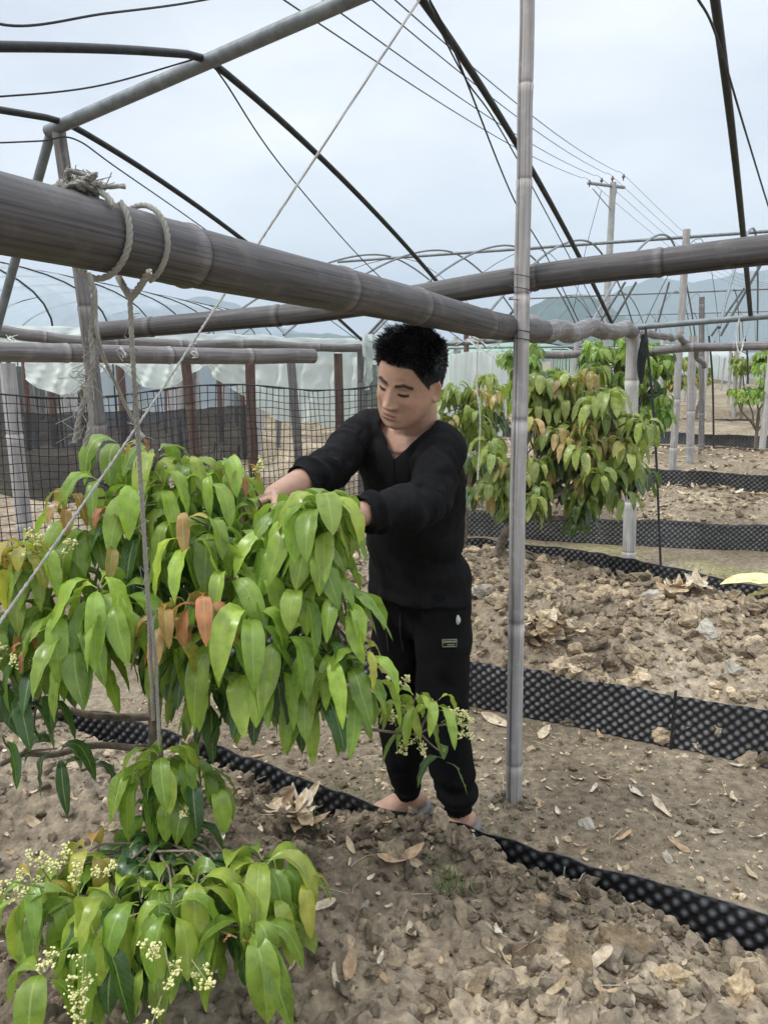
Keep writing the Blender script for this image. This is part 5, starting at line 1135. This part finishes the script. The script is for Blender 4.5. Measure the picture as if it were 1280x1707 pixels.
# slippers
M['rubber'] = simple('grey slipper rubber', (.13, .125, .12), (.22, .215, .205), 18, .6, .35, .2)
for g, fd in feet:
    sdv = np.cross([0, 0, 1], fd); s = np.linspace(-.088, .185, 30); w = .040 + .010 * np.sin(np.clip((s + .088) / .273, 0, 1) * 3.1) ; w = w * np.clip(1 - ((s - .0485) / .1375) ** 8, 0, 1) ** .5 + .002
    sm = MB(); prof = [(1, .004), (1.04, .012), (1.02, .024), (.86, .029), (0, .026), (-.86, .029), (-1.02, .024), (-1.04, .012), (-1, .004)]
    V = np.stack([np.stack([g + fd * a + sdv * w_ * q[0] + [0, 0, q[1] - .018 + .010 * ss(-.02, -.088, np.array(a))] for q in prof]) for a, w_ in zip(s, w)])
    grid(sm, V); grid(sm, V[:, [0, 8]][:, ::-1])
    A2 = np.linspace(-.15, math.pi + .15, 17); st = np.stack([np.stack([g + fd * a + sdv * np.cos(t) * (.050) + [0, 0, .0 + np.sin(t) * (.062 - .25 * (a - .06))] for t in A2]) for a in np.linspace(.045, .125, 9)])
    grid(sm, st); grid(sm, (st * 1.0 - np.array([0, 0, .003]))[:, ::-1])
    sm.build('slipper', M['rubber'], man)

# ------------------------------------------------------------------ leaves, whorls, trees
GREEN = [(.215, .335, .045), (.26, .385, .052), (.165, .275, .038), (.295, .41, .070)]
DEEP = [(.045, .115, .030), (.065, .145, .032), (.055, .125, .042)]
LIME = [(.37, .46, .07), (.43, .50, .095), (.33, .43, .065)]
YELL = [(.40, .36, .06), (.34, .33, .05), (.42, .33, .08)]
BRONZE = [(.40, .22, .085), (.34, .20, .06), (.44, .26, .10)]
RED = [(.46, .16, .085), (.50, .20, .10), (.42, .17, .06)]
def leaf(mb, base, az, e0, e1, Ln, W, col, r, nl=11, nw=2, bend=.6, roll=0.0, pet=.11):
    s = np.linspace(0, 1, nl + 1); q = np.clip(s / bend, 0, 1); q = q * q * (3 - 2 * q)
    el = e0 + (e1 - e0) * q + .25 * np.sin(s * 3.1) * (s > .5); az_ = az + r.normal() * .25 * s + r.normal() * .12 * np.sin(s * 5)
    t = np.stack([np.cos(el) * np.cos(az_), np.cos(el) * np.sin(az_), np.sin(el)], -1)
    c = np.vstack([[0, 0, 0], np.cumsum((t[1:] + t[:-1]) / 2, 0) * Ln / nl]) + base
    sd = np.stack([-np.sin(az_), np.cos(az_), 0 * az_], -1); n = np.cross(t, sd)
    ro = roll + r.normal() * .35 * s; cr, sr = np.cos(ro)[:, None], np.sin(ro)[:, None]; sd, n = sd * cr + n * sr, n * cr - sd * sr
    x = np.clip((s - pet) / (1 - pet), 0, 1); w = W * .5 * (np.sin(np.pi * np.clip(x, 0, 1) ** .82)) ** .66 * (1 - .22 * x ** 4) + np.where(s < pet + .01, .0014, .0004)
    a = np.linspace(-1, 1, 2 * nw + 1); fo = r.uniform(.2, .75); ar = r.uniform(.1, .45); ph = r.uniform(0, 6.28)
    V = c[:, None] + sd[:, None] * (a[None, :, None] * w[:, None, None] * math.cos(fo)) + n[:, None] * ((np.abs(a)[None] * math.sin(fo) - ar * a[None] ** 2)[..., None] * w[:, None, None]
        + (.0022 * np.sin(s[:, None] * 24 + ph + np.sign(a)[None] * 1.3) * np.abs(a)[None] ** 2 * (w[:, None] / (W * .5)))[..., None])
    UV = np.stack(np.broadcast_arrays((a[None] + 1) / 2, s[:, None]), -1)
    cc = np.array(col) * r.uniform(.82, 1.18); C = np.tile(cc, ((nl + 1) * (2 * nw + 1), 1))
    grid(mb, V, UV, C)
def whorl(mb, tip, n, Ln, W, cols, r, ax_az=None, tilt=0.0, nl=11, nw=2, young=0.0, droop=None, spread=1.0):
    """a shoot tip: leaves round it that arch out and hang"""
    a0 = r.uniform(0, 6.28); wt = r.uniform(.72, 1.22)
    for k in range(n):
        az = a0 + k * 6.283 / n * (1 if n < 7 else 1) + r.normal() * .25; lvl = k % 3
        e0 = (.72 - .28 * lvl) * spread + r.normal() * .12 + (tilt * math.cos(az - ax_az) if ax_az is not None else 0)
        e1 = (droop if droop is not None else -1.42) + r.normal() * .11
        L_ = Ln * r.uniform(.7, 1.1); b_ = np.array(tip) + np.array([math.cos(az), math.sin(az), 0]) * .006 + [0, 0, -.012 * lvl]
        leaf(mb, b_, az, e0, e1, L_, W * r.uniform(.76, 1.06) * (L_ / Ln) ** .5, np.array(cols[r.integers(len(cols))]) * wt, r, nl, nw, r.uniform(.42, .74), r.normal() * .3, .14)
def twig(mb, a, b, r0, r1, r, n=10, sag=0.0):
    a, b = np.array(list(a), float), np.array(list(b), float); l_ = np.linalg.norm(b - a)
    m_ = [a, a * .66 + b * .34 + r.normal(size=3) * l_ * .05 - [0, 0, sag], a * .3 + b * .7 + r.normal(size=3) * l_ * .05 - [0, 0, sag], b]
    tube(mb, catmull(m_, n), np.linspace(r0, r1, n + 1), 7)
def panicle(mb, base, d, Ln, r, n=5, fl=.0038):
    n += 3; fl *= .62; Ln *= 1.15
    """a branched spray of small yellow flowers"""
    d = nrm(d); 
    tube(mb, [base, base + d * Ln * .5, base + d * Ln], [.0016, .0012, .0007], 5, False, None, 1)
    for k in range(n):
        f = .35 + .65 * k / max(1, n - 1); p = base + d * Ln * f; q = nrm(d * .7 + r.normal(size=3) * .9); l2 = Ln * r.uniform(.22, .42) * (1.15 - .4 * f)
        tube(mb, [p, p + q * l2], [.0010, .0006], 4, False, None, 1)
        for j in range(9):
            c = p + q * l2 * r.uniform(.55, 1.05) + r.normal(size=3) * l2 * .20; v, f_ = ico(1)
            st = v * (.7 + .9 * np.abs(np.sin(v[:, :1] * 5 + v[:, 1:2] * 4))) * fl * r.uniform(.6, 1.15) * np.array([1, 1, .7]); mb.add(st @ rotm(r).T + c, f_, None, (1, 1, 1), 0)

# ---- the tree the man is tending
rt = np.random.default_rng(21); TY = 1.80
tb_ = ground_at(282, 1440); TB = np.array([P(278, 1430, TY).x, TY, float(height(np.array([P(278, 1430, TY).x]), np.array([TY]))[0])])
tree = thing('fruit_tree', tuple(TB), 'big leafy green tree the man is tending, tied up by ropes', 'tree')
wood = MB(); fork1 = A_(258, 1195, 1.80); fork2 = A_(270, 1120, 1.78); fork3 = A_(330, 1010, 1.78); fork4 = A_(225, 1000, 1.76); fork5 = A_(440, 1010, 1.74)
tube(wood, catmull([TB - [0, 0, .12], TB + [.004, 0, .03], A_(268, 1330, 1.8), fork1, fork2], 24), np.linspace(.021, .015, 25) * (1 + .06 * np.sin(np.arange(25) * 1.7)), 12)
for a, b, r0, r1, sg in ((fork2, fork3, .012, .008, 0), (fork2, fork4, .012, .008, 0), (fork3, fork5, .009, .006, 0), (fork4, A_(230, 830, 1.76), .008, .004, 0), (fork3, A_(400, 880, 1.78), .008, .004, 0), (fork5, A_(560, 1040, 1.70), .007, .004, 0), (fork5, A_(520, 880, 1.62), .006, .004, 0),
    (fork1, A_(120, 1185, 1.70), .010, .008, 0), (A_(120, 1185, 1.70), A_(-30, 1200, 1.62), .008, .006, .0), (A_(262, 1245, 1.80), A_(140, 1244, 1.68), .0095, .008, -.012), (A_(140, 1244, 1.68), A_(0, 1275, 1.55), .008, .006, 0), (fork2, A_(120, 1060, 1.66), .009, .005, 0), (A_(120, 1060, 1.66), A_(20, 960, 1.62), .006, .004, 0),
    (fork5, A_(600, 1215, 1.74), .007, .0045, 0), (A_(600, 1215, 1.74), A_(700, 1222, 1.74), .0042, .0030, .006), (A_(700, 1222, 1.74), A_(742, 1208, 1.74), .003, .002, 0)):
    twig(wood, a, b, r0, r1, rt, 14, sg)
lv, newl = MB(), MB()
limbs = [np.array(q) for q in (fork1, fork2, fork3, fork4, fork5, A_(230, 830, 1.76), A_(400, 880, 1.78), A_(520, 880, 1.62), A_(560, 1040, 1.70), A_(120, 1185, 1.70), A_(20, 1190, 1.62), A_(120, 1060, 1.66), A_(20, 960, 1.62), A_(140, 1244, 1.68), A_(30, 1265, 1.56))]
def shoot(px, py, Y, n, L_, W, cols, tgt=None, **k):
    if tgt is None and n > 6: n += 0
    tip = A_(px, py, Y); j = min(limbs, key=lambda q: np.linalg.norm(q - tip + np.array([0, 0, .05])))
    twig(wood, j, tip - [0, 0, .004], .0034, .0018, rt, 8); whorl(tgt or lv, tip, n, L_, W, cols, rt, **k)
GL = GREEN + LIME[:1]; GD = GREEN[:3] + DEEP
for a in [(205, 742, 1.72, 8, .17, .056, GREEN), (262, 752, 1.70, 8, .155, .052, GL), (312, 768, 1.74, 8, .16, .054, GL), (372, 775, 1.78, 8, .165, .05, GREEN), (345, 800, 1.70, 7, .15, .05, GREEN), (168, 800, 1.66, 7, .17, .054, GL), (238, 822, 1.64, 8, .18, .058, GREEN),
          (300, 862, 1.62, 8, .18, .054, GREEN), (405, 812, 1.80, 7, .14, .046, GL), (535, 830, 1.555, 11, .150, .058, GL), (562, 846, 1.56, 8, .14, .054, GREEN), (500, 858, 1.56, 8, .15, .054, GREEN), (540, 880, 1.55, 8, .14, .05, GREEN), (488, 838, 1.60, 8, .15, .052, GREEN), (350, 878, 1.60, 8, .16, .05, GREEN), (400, 890, 1.66, 8, .17, .05, GREEN), (318, 905, 1.56, 8, .19, .06, GL),
          (455, 900, 1.60, 8, .16, .05, GREEN), (528, 912, 1.54, 8, .14, .05, GREEN), (555, 965, 1.56, 8, .16, .052, GREEN), (500, 985, 1.54, 9, .17, .054, GL), (575, 1000, 1.54, 9, .17, .056, GREEN), (430, 975, 1.55, 8, .16, .052, GREEN), (378, 960, 1.56, 8, .16, .05, GREEN), 
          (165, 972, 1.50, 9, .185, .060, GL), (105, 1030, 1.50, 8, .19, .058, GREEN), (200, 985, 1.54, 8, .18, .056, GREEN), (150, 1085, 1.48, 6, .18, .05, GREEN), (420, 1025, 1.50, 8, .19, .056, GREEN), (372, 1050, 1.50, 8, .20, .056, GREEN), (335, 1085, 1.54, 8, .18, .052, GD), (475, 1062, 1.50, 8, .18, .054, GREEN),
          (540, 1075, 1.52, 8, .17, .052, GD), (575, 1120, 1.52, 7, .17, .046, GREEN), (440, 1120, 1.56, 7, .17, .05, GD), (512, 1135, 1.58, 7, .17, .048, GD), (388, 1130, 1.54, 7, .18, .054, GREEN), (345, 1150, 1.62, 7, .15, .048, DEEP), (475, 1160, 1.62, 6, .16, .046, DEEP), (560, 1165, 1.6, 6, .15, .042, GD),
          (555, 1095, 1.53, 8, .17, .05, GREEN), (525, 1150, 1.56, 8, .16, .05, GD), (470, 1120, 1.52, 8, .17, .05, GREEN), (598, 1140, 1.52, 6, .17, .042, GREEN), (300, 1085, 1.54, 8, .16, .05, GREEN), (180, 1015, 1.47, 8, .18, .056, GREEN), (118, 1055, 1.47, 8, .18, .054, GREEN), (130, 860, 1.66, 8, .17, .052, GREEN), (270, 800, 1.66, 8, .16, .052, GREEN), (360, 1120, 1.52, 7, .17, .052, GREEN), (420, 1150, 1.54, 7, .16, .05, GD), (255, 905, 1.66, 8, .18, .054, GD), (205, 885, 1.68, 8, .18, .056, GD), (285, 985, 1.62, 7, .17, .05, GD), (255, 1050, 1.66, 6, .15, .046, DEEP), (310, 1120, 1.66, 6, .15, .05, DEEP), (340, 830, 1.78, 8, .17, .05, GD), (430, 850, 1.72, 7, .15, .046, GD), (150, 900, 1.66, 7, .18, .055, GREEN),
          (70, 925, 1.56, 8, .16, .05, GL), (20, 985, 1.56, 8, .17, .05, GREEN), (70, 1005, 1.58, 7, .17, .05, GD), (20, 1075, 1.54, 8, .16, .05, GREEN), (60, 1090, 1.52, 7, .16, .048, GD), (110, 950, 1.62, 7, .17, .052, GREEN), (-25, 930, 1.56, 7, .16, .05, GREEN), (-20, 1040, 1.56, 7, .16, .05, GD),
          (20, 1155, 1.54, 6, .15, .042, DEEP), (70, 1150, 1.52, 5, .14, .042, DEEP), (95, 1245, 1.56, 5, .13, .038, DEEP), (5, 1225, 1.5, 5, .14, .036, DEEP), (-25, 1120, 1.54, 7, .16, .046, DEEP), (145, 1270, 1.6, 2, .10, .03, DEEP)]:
    shoot(*a)
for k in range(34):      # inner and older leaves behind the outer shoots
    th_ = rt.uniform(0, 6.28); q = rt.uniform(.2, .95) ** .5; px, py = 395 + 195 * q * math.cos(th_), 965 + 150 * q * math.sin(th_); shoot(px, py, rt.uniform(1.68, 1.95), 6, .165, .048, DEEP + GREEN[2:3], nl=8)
for a in [(275, 1022, 1.46, 6, .125, .038, BRONZE), (340, 1000, 1.455, 5, .135, .036, RED), (312, 1004, 1.47, 4, .12, .034, RED + BRONZE), (282, 1042, 1.46, 4, .13, .036, YELL + BRONZE), (112, 826, 1.62, 7, .10, .034, BRONZE), (182, 850, 1.58, 4, .07, .028, RED), (232, 733, 1.62, 2, .05, .018, RED), (404, 778, 1.74, 4, .07, .024, RED), (604, 1088, 1.50, 8, .115, .032, YELL + GREEN[:2]),
          (308, 855, 1.56, 3, .11, .034, YELL + BRONZE), (38, 905, 1.52, 9, .10, .034, YELL + BRONZE), (8, 908, 1.54, 7, .10, .03, BRONZE), (45, 1062, 1.50, 5, .06, .022, RED), (10, 925, 1.52, 7, .11, .034, YELL), (190, 890, 1.56, 3, .13, .04, YELL + LIME)]:
    shoot(*a, tgt=newl)
for a in [(692, 1160, 1.73, 7, .12, .034, GREEN + LIME), (662, 1168, 1.74, 6, .11, .030, LIME), (728, 1168, 1.74, 6, .12, .030, GL), (712, 1190, 1.75, 4, .17, .034, GREEN), (740, 1255, 1.76, 3, .11, .034, DEEP)]:
    twig(wood, A_(700, 1222, 1.74), A_(*a[:3]), .0026, .0016, rt, 7); whorl(lv, A_(*a[:3]), *a[3:], rt)
lv.build('crown', M['leaf'], tree); newl.build('young_leaves', M['leaf'], tree)
fl = MB()
for px, py, Y, d, l_ in [(655, 1150, 1.72, (-.3, -.1, 1), .03), (668, 1150, 1.72, (.4, -.2, .9), .035), (735, 1205, 1.73, (.7, -.3, .7), .05), (742, 1206, 1.73, (1, -.2, .15), .055), (738, 1206, 1.73, (.9, -.2, -.4), .05), (690, 1222, 1.73, (.3, -.4, -.6), .04), (672, 1225, 1.73, (.0, -.4, -.8), .04), (660, 1210, 1.73, (-.2, -.3, .8), .04), (742, 1204, 1.73, (.9, -.3, .5), .05),
                         (68, 1120, 1.5, (-.5, -.4, .5), .05), (30, 1095, 1.5, (-.6, -.3, .3), .05), (105, 925, 1.55, (.5, -.3, .6), .04), (60, 915, 1.5, (.2, -.4, .8), .04), (425, 800, 1.76, (.3, -.3, .8), .04)]:
    panicle(fl, A_(px, py, Y), d, l_, rt, 5, .0032)
fl.build('blossom', [M['flower'], M['twig']], tree)
wood.build('trunk', M['bark'], tree)

# ---- the low sapling in front
rs = np.random.default_rng(31); SB = A_(268, 1500, 1.5); SB[2] = float(height(np.array([SB[0]]), np.array([1.5]))[0])
sap = thing('sapling', tuple(SB), 'low flowering sapling nearest the camera, in the lower left corner', 'tree')
wood, lv, fl, newl = MB(), MB(), MB(), MB(); t1 = A_(264, 1258, 1.46); t2 = A_(262, 1400, 1.47)
tube(wood, catmull([SB - [0, 0, .1], SB, t2, t1], 20), np.linspace(.011, .004, 21), 10)
limbs = [SB + [0, 0, .08], np.array(t2), (np.array(t2) + SB) / 2]
for a in [(268, 1252, 1.44, 9, .15, .046, LIME + GREEN[:2]), (305, 1268, 1.47, 8, .15, .048, GREEN), (330, 1300, 1.48, 7, .15, .048, GREEN + DEEP[:1]), (232, 1290, 1.48, 7, .14, .044, GREEN), (285, 1320, 1.46, 6, .13, .04, GD), (250, 1340, 1.5, 6, .14, .044, DEEP), (355, 1320, 1.5, 5, .14, .044, GREEN),
          (120, 1492, 1.26, 9, .165, .050, GREEN + LIME[:1]), (72, 1500, 1.28, 8, .17, .048, GREEN + LIME[:1]), (185, 1490, 1.24, 8, .15, .046, GL), (150, 1560, 1.18, 7, .16, .046, GD), (235, 1500, 1.22, 8, .15, .046, LIME + GREEN), (290, 1505, 1.20, 9, .15, .046, LIME + GREEN), (268, 1480, 1.26, 7, .15, .044, GREEN),
          (335, 1468, 1.26, 8, .17, .050, LIME), (385, 1462, 1.28, 8, .17, .050, LIME + GREEN), (455, 1436, 1.34, 8, .17, .050, LIME + GREEN), (480, 1450, 1.36, 8, .165, .048, GREEN), (432, 1540, 1.22, 9, .185, .058, GREEN), (380, 1530, 1.26, 7, .16, .050, GD), (470, 1500, 1.3, 7, .16, .046, GL), (325, 1560, 1.22, 7, .15, .044, GREEN),
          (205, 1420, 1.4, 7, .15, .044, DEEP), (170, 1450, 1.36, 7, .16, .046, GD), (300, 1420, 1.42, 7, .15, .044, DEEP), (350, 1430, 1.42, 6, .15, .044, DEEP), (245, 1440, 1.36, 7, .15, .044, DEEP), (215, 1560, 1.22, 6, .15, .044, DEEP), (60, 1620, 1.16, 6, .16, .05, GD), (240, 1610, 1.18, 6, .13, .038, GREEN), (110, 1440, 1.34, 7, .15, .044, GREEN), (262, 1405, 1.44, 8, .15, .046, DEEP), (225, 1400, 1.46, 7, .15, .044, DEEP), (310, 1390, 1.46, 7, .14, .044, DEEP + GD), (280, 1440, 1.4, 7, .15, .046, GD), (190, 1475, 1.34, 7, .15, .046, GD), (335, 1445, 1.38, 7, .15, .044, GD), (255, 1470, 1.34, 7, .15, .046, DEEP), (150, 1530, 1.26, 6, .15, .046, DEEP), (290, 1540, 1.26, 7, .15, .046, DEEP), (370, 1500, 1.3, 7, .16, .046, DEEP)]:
    shoot(a[0] * .92 + 20, a[1], a[2], a[3], a[4] * 1.03, a[5] * 1.12, a[6], droop=-1.5)
for a in [(150, 1415, 1.34, 6, .13, .044, YELL + BRONZE[:1]), (55, 1470, 1.28, 6, .15, .044, YELL + GREEN), (395, 1560, 1.17, 2, .03, .012, RED), (500, 1470, 1.34, 4, .14, .04, YELL)]: shoot(*a, tgt=newl)
for px, py, Y, d, l_ in [(85, 1470, 1.24, (-.2, -.3, .9), .06), (95, 1465, 1.24, (.3, -.3, .9), .06), (60, 1490, 1.22, (-.9, -.3, .2), .06), (75, 1480, 1.22, (-.7, -.4, .5), .05), (130, 1480, 1.22, (.1, -.4, .8), .05), (120, 1580, 1.12, (-.2, -.6, .3), .06), (140, 1590, 1.11, (.2, -.6, -.1), .06), (150, 1620, 1.11, (.0, -.6, -.5), .06), (265, 1570, 1.12, (0, -.6, .4), .055), (275, 1580, 1.11, (.3, -.6, -.3), .05), (270, 1660, 1.12, (-.1, -.6, -.3), .05), (320, 1600, 1.12, (.5, -.5, -.2), .05), (300, 1340, 1.42, (.5, -.5, -.3), .03), (160, 1465, 1.24, (.6, -.3, .5), .05)]:
    panicle(fl, A_(px, py, Y), d, l_, rs, 3, .0034)
lv.build('crown', M['leaf'], sap); newl.build('young_leaves', M['leaf'], sap); fl.build('blossom', [M['flower'], M['twig']], sap); wood.build('trunk', M['bark'], sap)

# ---- trees further back
def back_tree(name, bpx, bpy_, Y, tops, n, Ln, label, seed, cols, brz=.15, trunk_r=.035, nl=7, group=None, zb=None):
    """tops: ellipses (px, py, rx, ry, dY) of shoots seen in the photo"""
    r = np.random.default_rng(seed); B = A_(bpx, bpy_, Y); B[2] = float(height(np.array([B[0]]), np.array([B[1]]), False)[0]) if zb is None else zb
    t = thing(name, tuple(B), label, 'tree', group); wood, lv, yl = MB(), MB(), MB(); cs = [A_(q[0], q[1], Y + q[4]) for q in tops]; jn = []
    f0 = B + (np.mean(cs, 0) - B) * np.array([.25, .25, .40]); tube(wood, catmull([B - [0, 0, .15], B, B * .5 + f0 * .5 + r.normal(size=3) * .02, f0], 14), np.linspace(trunk_r, trunk_r * .7, 15), 9)
    for c in cs: twig(wood, f0, c, trunk_r * .55, trunk_r * .25, r, 10); jn.append(c); jn.append(c * .6 + f0 * .4)
    ar = np.array([q[2] * q[3] for q in tops], float); ar /= ar.sum()
    for k in range(n):
        i = r.choice(len(tops), p=ar); q = tops[i]; a = r.uniform(0, 6.28); s = r.uniform(.05, 1) ** .5
        if name == 'fruit_tree' and seed == 41 and abs(q[0] + q[2] * s * math.cos(a) - 1050) < 34 and q[1] + q[3] * s * math.sin(a) < 690: continue
        tip = A_(q[0] + q[2] * s * math.cos(a), q[1] + q[3] * s * math.sin(a) - 8, Y + q[4] + r.normal() * q[2] / FPX * Y * .55); j = min(jn, key=lambda x: np.linalg.norm(x - tip))
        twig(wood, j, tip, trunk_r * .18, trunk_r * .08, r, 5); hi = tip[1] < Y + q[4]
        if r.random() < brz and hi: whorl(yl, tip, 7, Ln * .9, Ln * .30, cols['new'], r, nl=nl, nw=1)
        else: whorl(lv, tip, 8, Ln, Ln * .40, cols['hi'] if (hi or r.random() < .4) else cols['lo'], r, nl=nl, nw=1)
    lv.build('crown', M['leaf'], t)
    if yl.n: yl.build('young_leaves', M['leaf'], t)
    wood.build('trunk', M['bark'], t); return t
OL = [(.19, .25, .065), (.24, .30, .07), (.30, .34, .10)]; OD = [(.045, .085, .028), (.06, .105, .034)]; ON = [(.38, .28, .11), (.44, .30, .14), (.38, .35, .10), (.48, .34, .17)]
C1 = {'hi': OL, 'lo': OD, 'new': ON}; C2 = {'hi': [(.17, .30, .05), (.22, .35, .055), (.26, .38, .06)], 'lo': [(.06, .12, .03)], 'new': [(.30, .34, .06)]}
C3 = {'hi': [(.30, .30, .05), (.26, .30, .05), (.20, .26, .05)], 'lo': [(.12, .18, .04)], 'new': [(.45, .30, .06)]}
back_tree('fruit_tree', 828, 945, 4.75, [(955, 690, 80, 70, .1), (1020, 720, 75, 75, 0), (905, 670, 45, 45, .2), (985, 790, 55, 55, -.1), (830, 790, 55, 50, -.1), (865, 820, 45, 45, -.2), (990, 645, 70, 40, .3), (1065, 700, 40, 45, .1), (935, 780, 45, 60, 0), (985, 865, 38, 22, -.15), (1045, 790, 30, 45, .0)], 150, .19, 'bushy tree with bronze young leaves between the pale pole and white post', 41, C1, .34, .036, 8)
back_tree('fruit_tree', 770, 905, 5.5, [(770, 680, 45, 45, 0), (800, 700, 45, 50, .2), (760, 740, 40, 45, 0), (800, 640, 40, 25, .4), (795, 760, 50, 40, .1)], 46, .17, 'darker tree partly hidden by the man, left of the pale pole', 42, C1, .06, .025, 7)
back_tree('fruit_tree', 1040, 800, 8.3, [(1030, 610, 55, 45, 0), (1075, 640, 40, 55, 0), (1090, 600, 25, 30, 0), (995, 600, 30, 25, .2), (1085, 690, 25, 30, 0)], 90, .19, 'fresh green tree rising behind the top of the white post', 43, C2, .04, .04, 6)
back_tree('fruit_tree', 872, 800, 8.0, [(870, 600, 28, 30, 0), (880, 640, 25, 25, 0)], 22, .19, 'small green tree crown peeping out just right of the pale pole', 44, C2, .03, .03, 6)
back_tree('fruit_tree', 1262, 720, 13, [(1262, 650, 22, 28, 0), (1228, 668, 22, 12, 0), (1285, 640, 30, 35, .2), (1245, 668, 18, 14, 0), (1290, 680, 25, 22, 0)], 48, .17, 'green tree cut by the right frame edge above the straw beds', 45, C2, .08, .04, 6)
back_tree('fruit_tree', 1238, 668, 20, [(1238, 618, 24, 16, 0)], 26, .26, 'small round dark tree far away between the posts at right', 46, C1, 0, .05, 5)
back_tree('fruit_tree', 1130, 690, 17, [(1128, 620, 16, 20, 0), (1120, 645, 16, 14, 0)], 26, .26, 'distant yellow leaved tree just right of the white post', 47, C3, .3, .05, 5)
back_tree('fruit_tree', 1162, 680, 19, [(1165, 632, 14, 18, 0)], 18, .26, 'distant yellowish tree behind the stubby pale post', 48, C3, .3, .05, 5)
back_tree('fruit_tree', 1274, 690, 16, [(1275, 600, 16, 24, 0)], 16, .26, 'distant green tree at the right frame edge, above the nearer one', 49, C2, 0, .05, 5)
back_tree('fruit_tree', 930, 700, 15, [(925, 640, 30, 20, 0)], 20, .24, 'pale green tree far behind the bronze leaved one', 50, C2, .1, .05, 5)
# pale leaves of a plant just outside the frame on the right
rq = np.random.default_rng(5); yb_ = A_(1345, 985, 2.35); yp = thing('leafy_plant', (yb_[0], yb_[1], 0.0), 'pale yellow leaf reaching in at the right frame edge', 'plant')
m_ = MB()
for az, e0, l_, w_ in ((2.95, .25, .26, .12), (3.35, .1, .22, .10), (2.5, .4, .16, .05), (3.9, .3, .16, .05), (1.2, .3, .18, .06), (5.2, .3, .18, .06)): leaf(m_, yb_ + np.array([0, 0, .0]), az, e0, -.35, l_, w_, (.80, .74, .38), rq, 12, 3, .9)
for k in range(4):
    for j in range(4): leaf(m_, np.array([yb_[0] + .03, yb_[1], .12 + .14 * k]), k * 1.3 + j * 1.6, .5, -.9, .085, .035, (.34, .42, .14), rq, 10, 2, .9)
m_.build('leaves', M['dry'], yp); m_ = MB(); tube(m_, catmull([(yb_[0] + .03, yb_[1], -.05), (yb_[0] + .02, yb_[1], yb_[2] * .5), yb_], 10), .006, 7); m_.build('stem', M['twig'], yp)

# ------------------------------------------------------------------ the hazy air in front of the hills
m = bpy.data.materials.new('hazy air'); m.use_nodes = True; t_ = m.node_tree; t_.nodes.clear()
pv = t_.nodes.new('ShaderNodeVolumePrincipled'); pv.inputs['Color'].default_value = (.74, .88, 1.0, 1); pv.inputs['Density'].default_value = .00048; pv.inputs['Anisotropy'].default_value = 0.0
mo = t_.nodes.new('ShaderNodeOutputMaterial'); t_.links.new(pv.outputs[0], mo.inputs['Volume'])
mb = MB(); boxm(mb, (0, 1750, 173), 7600, 4100, 352); hz = mb.build('haze', m, None, False); tag(hz, kind='stuff')
S.cycles.volume_bounces = 0
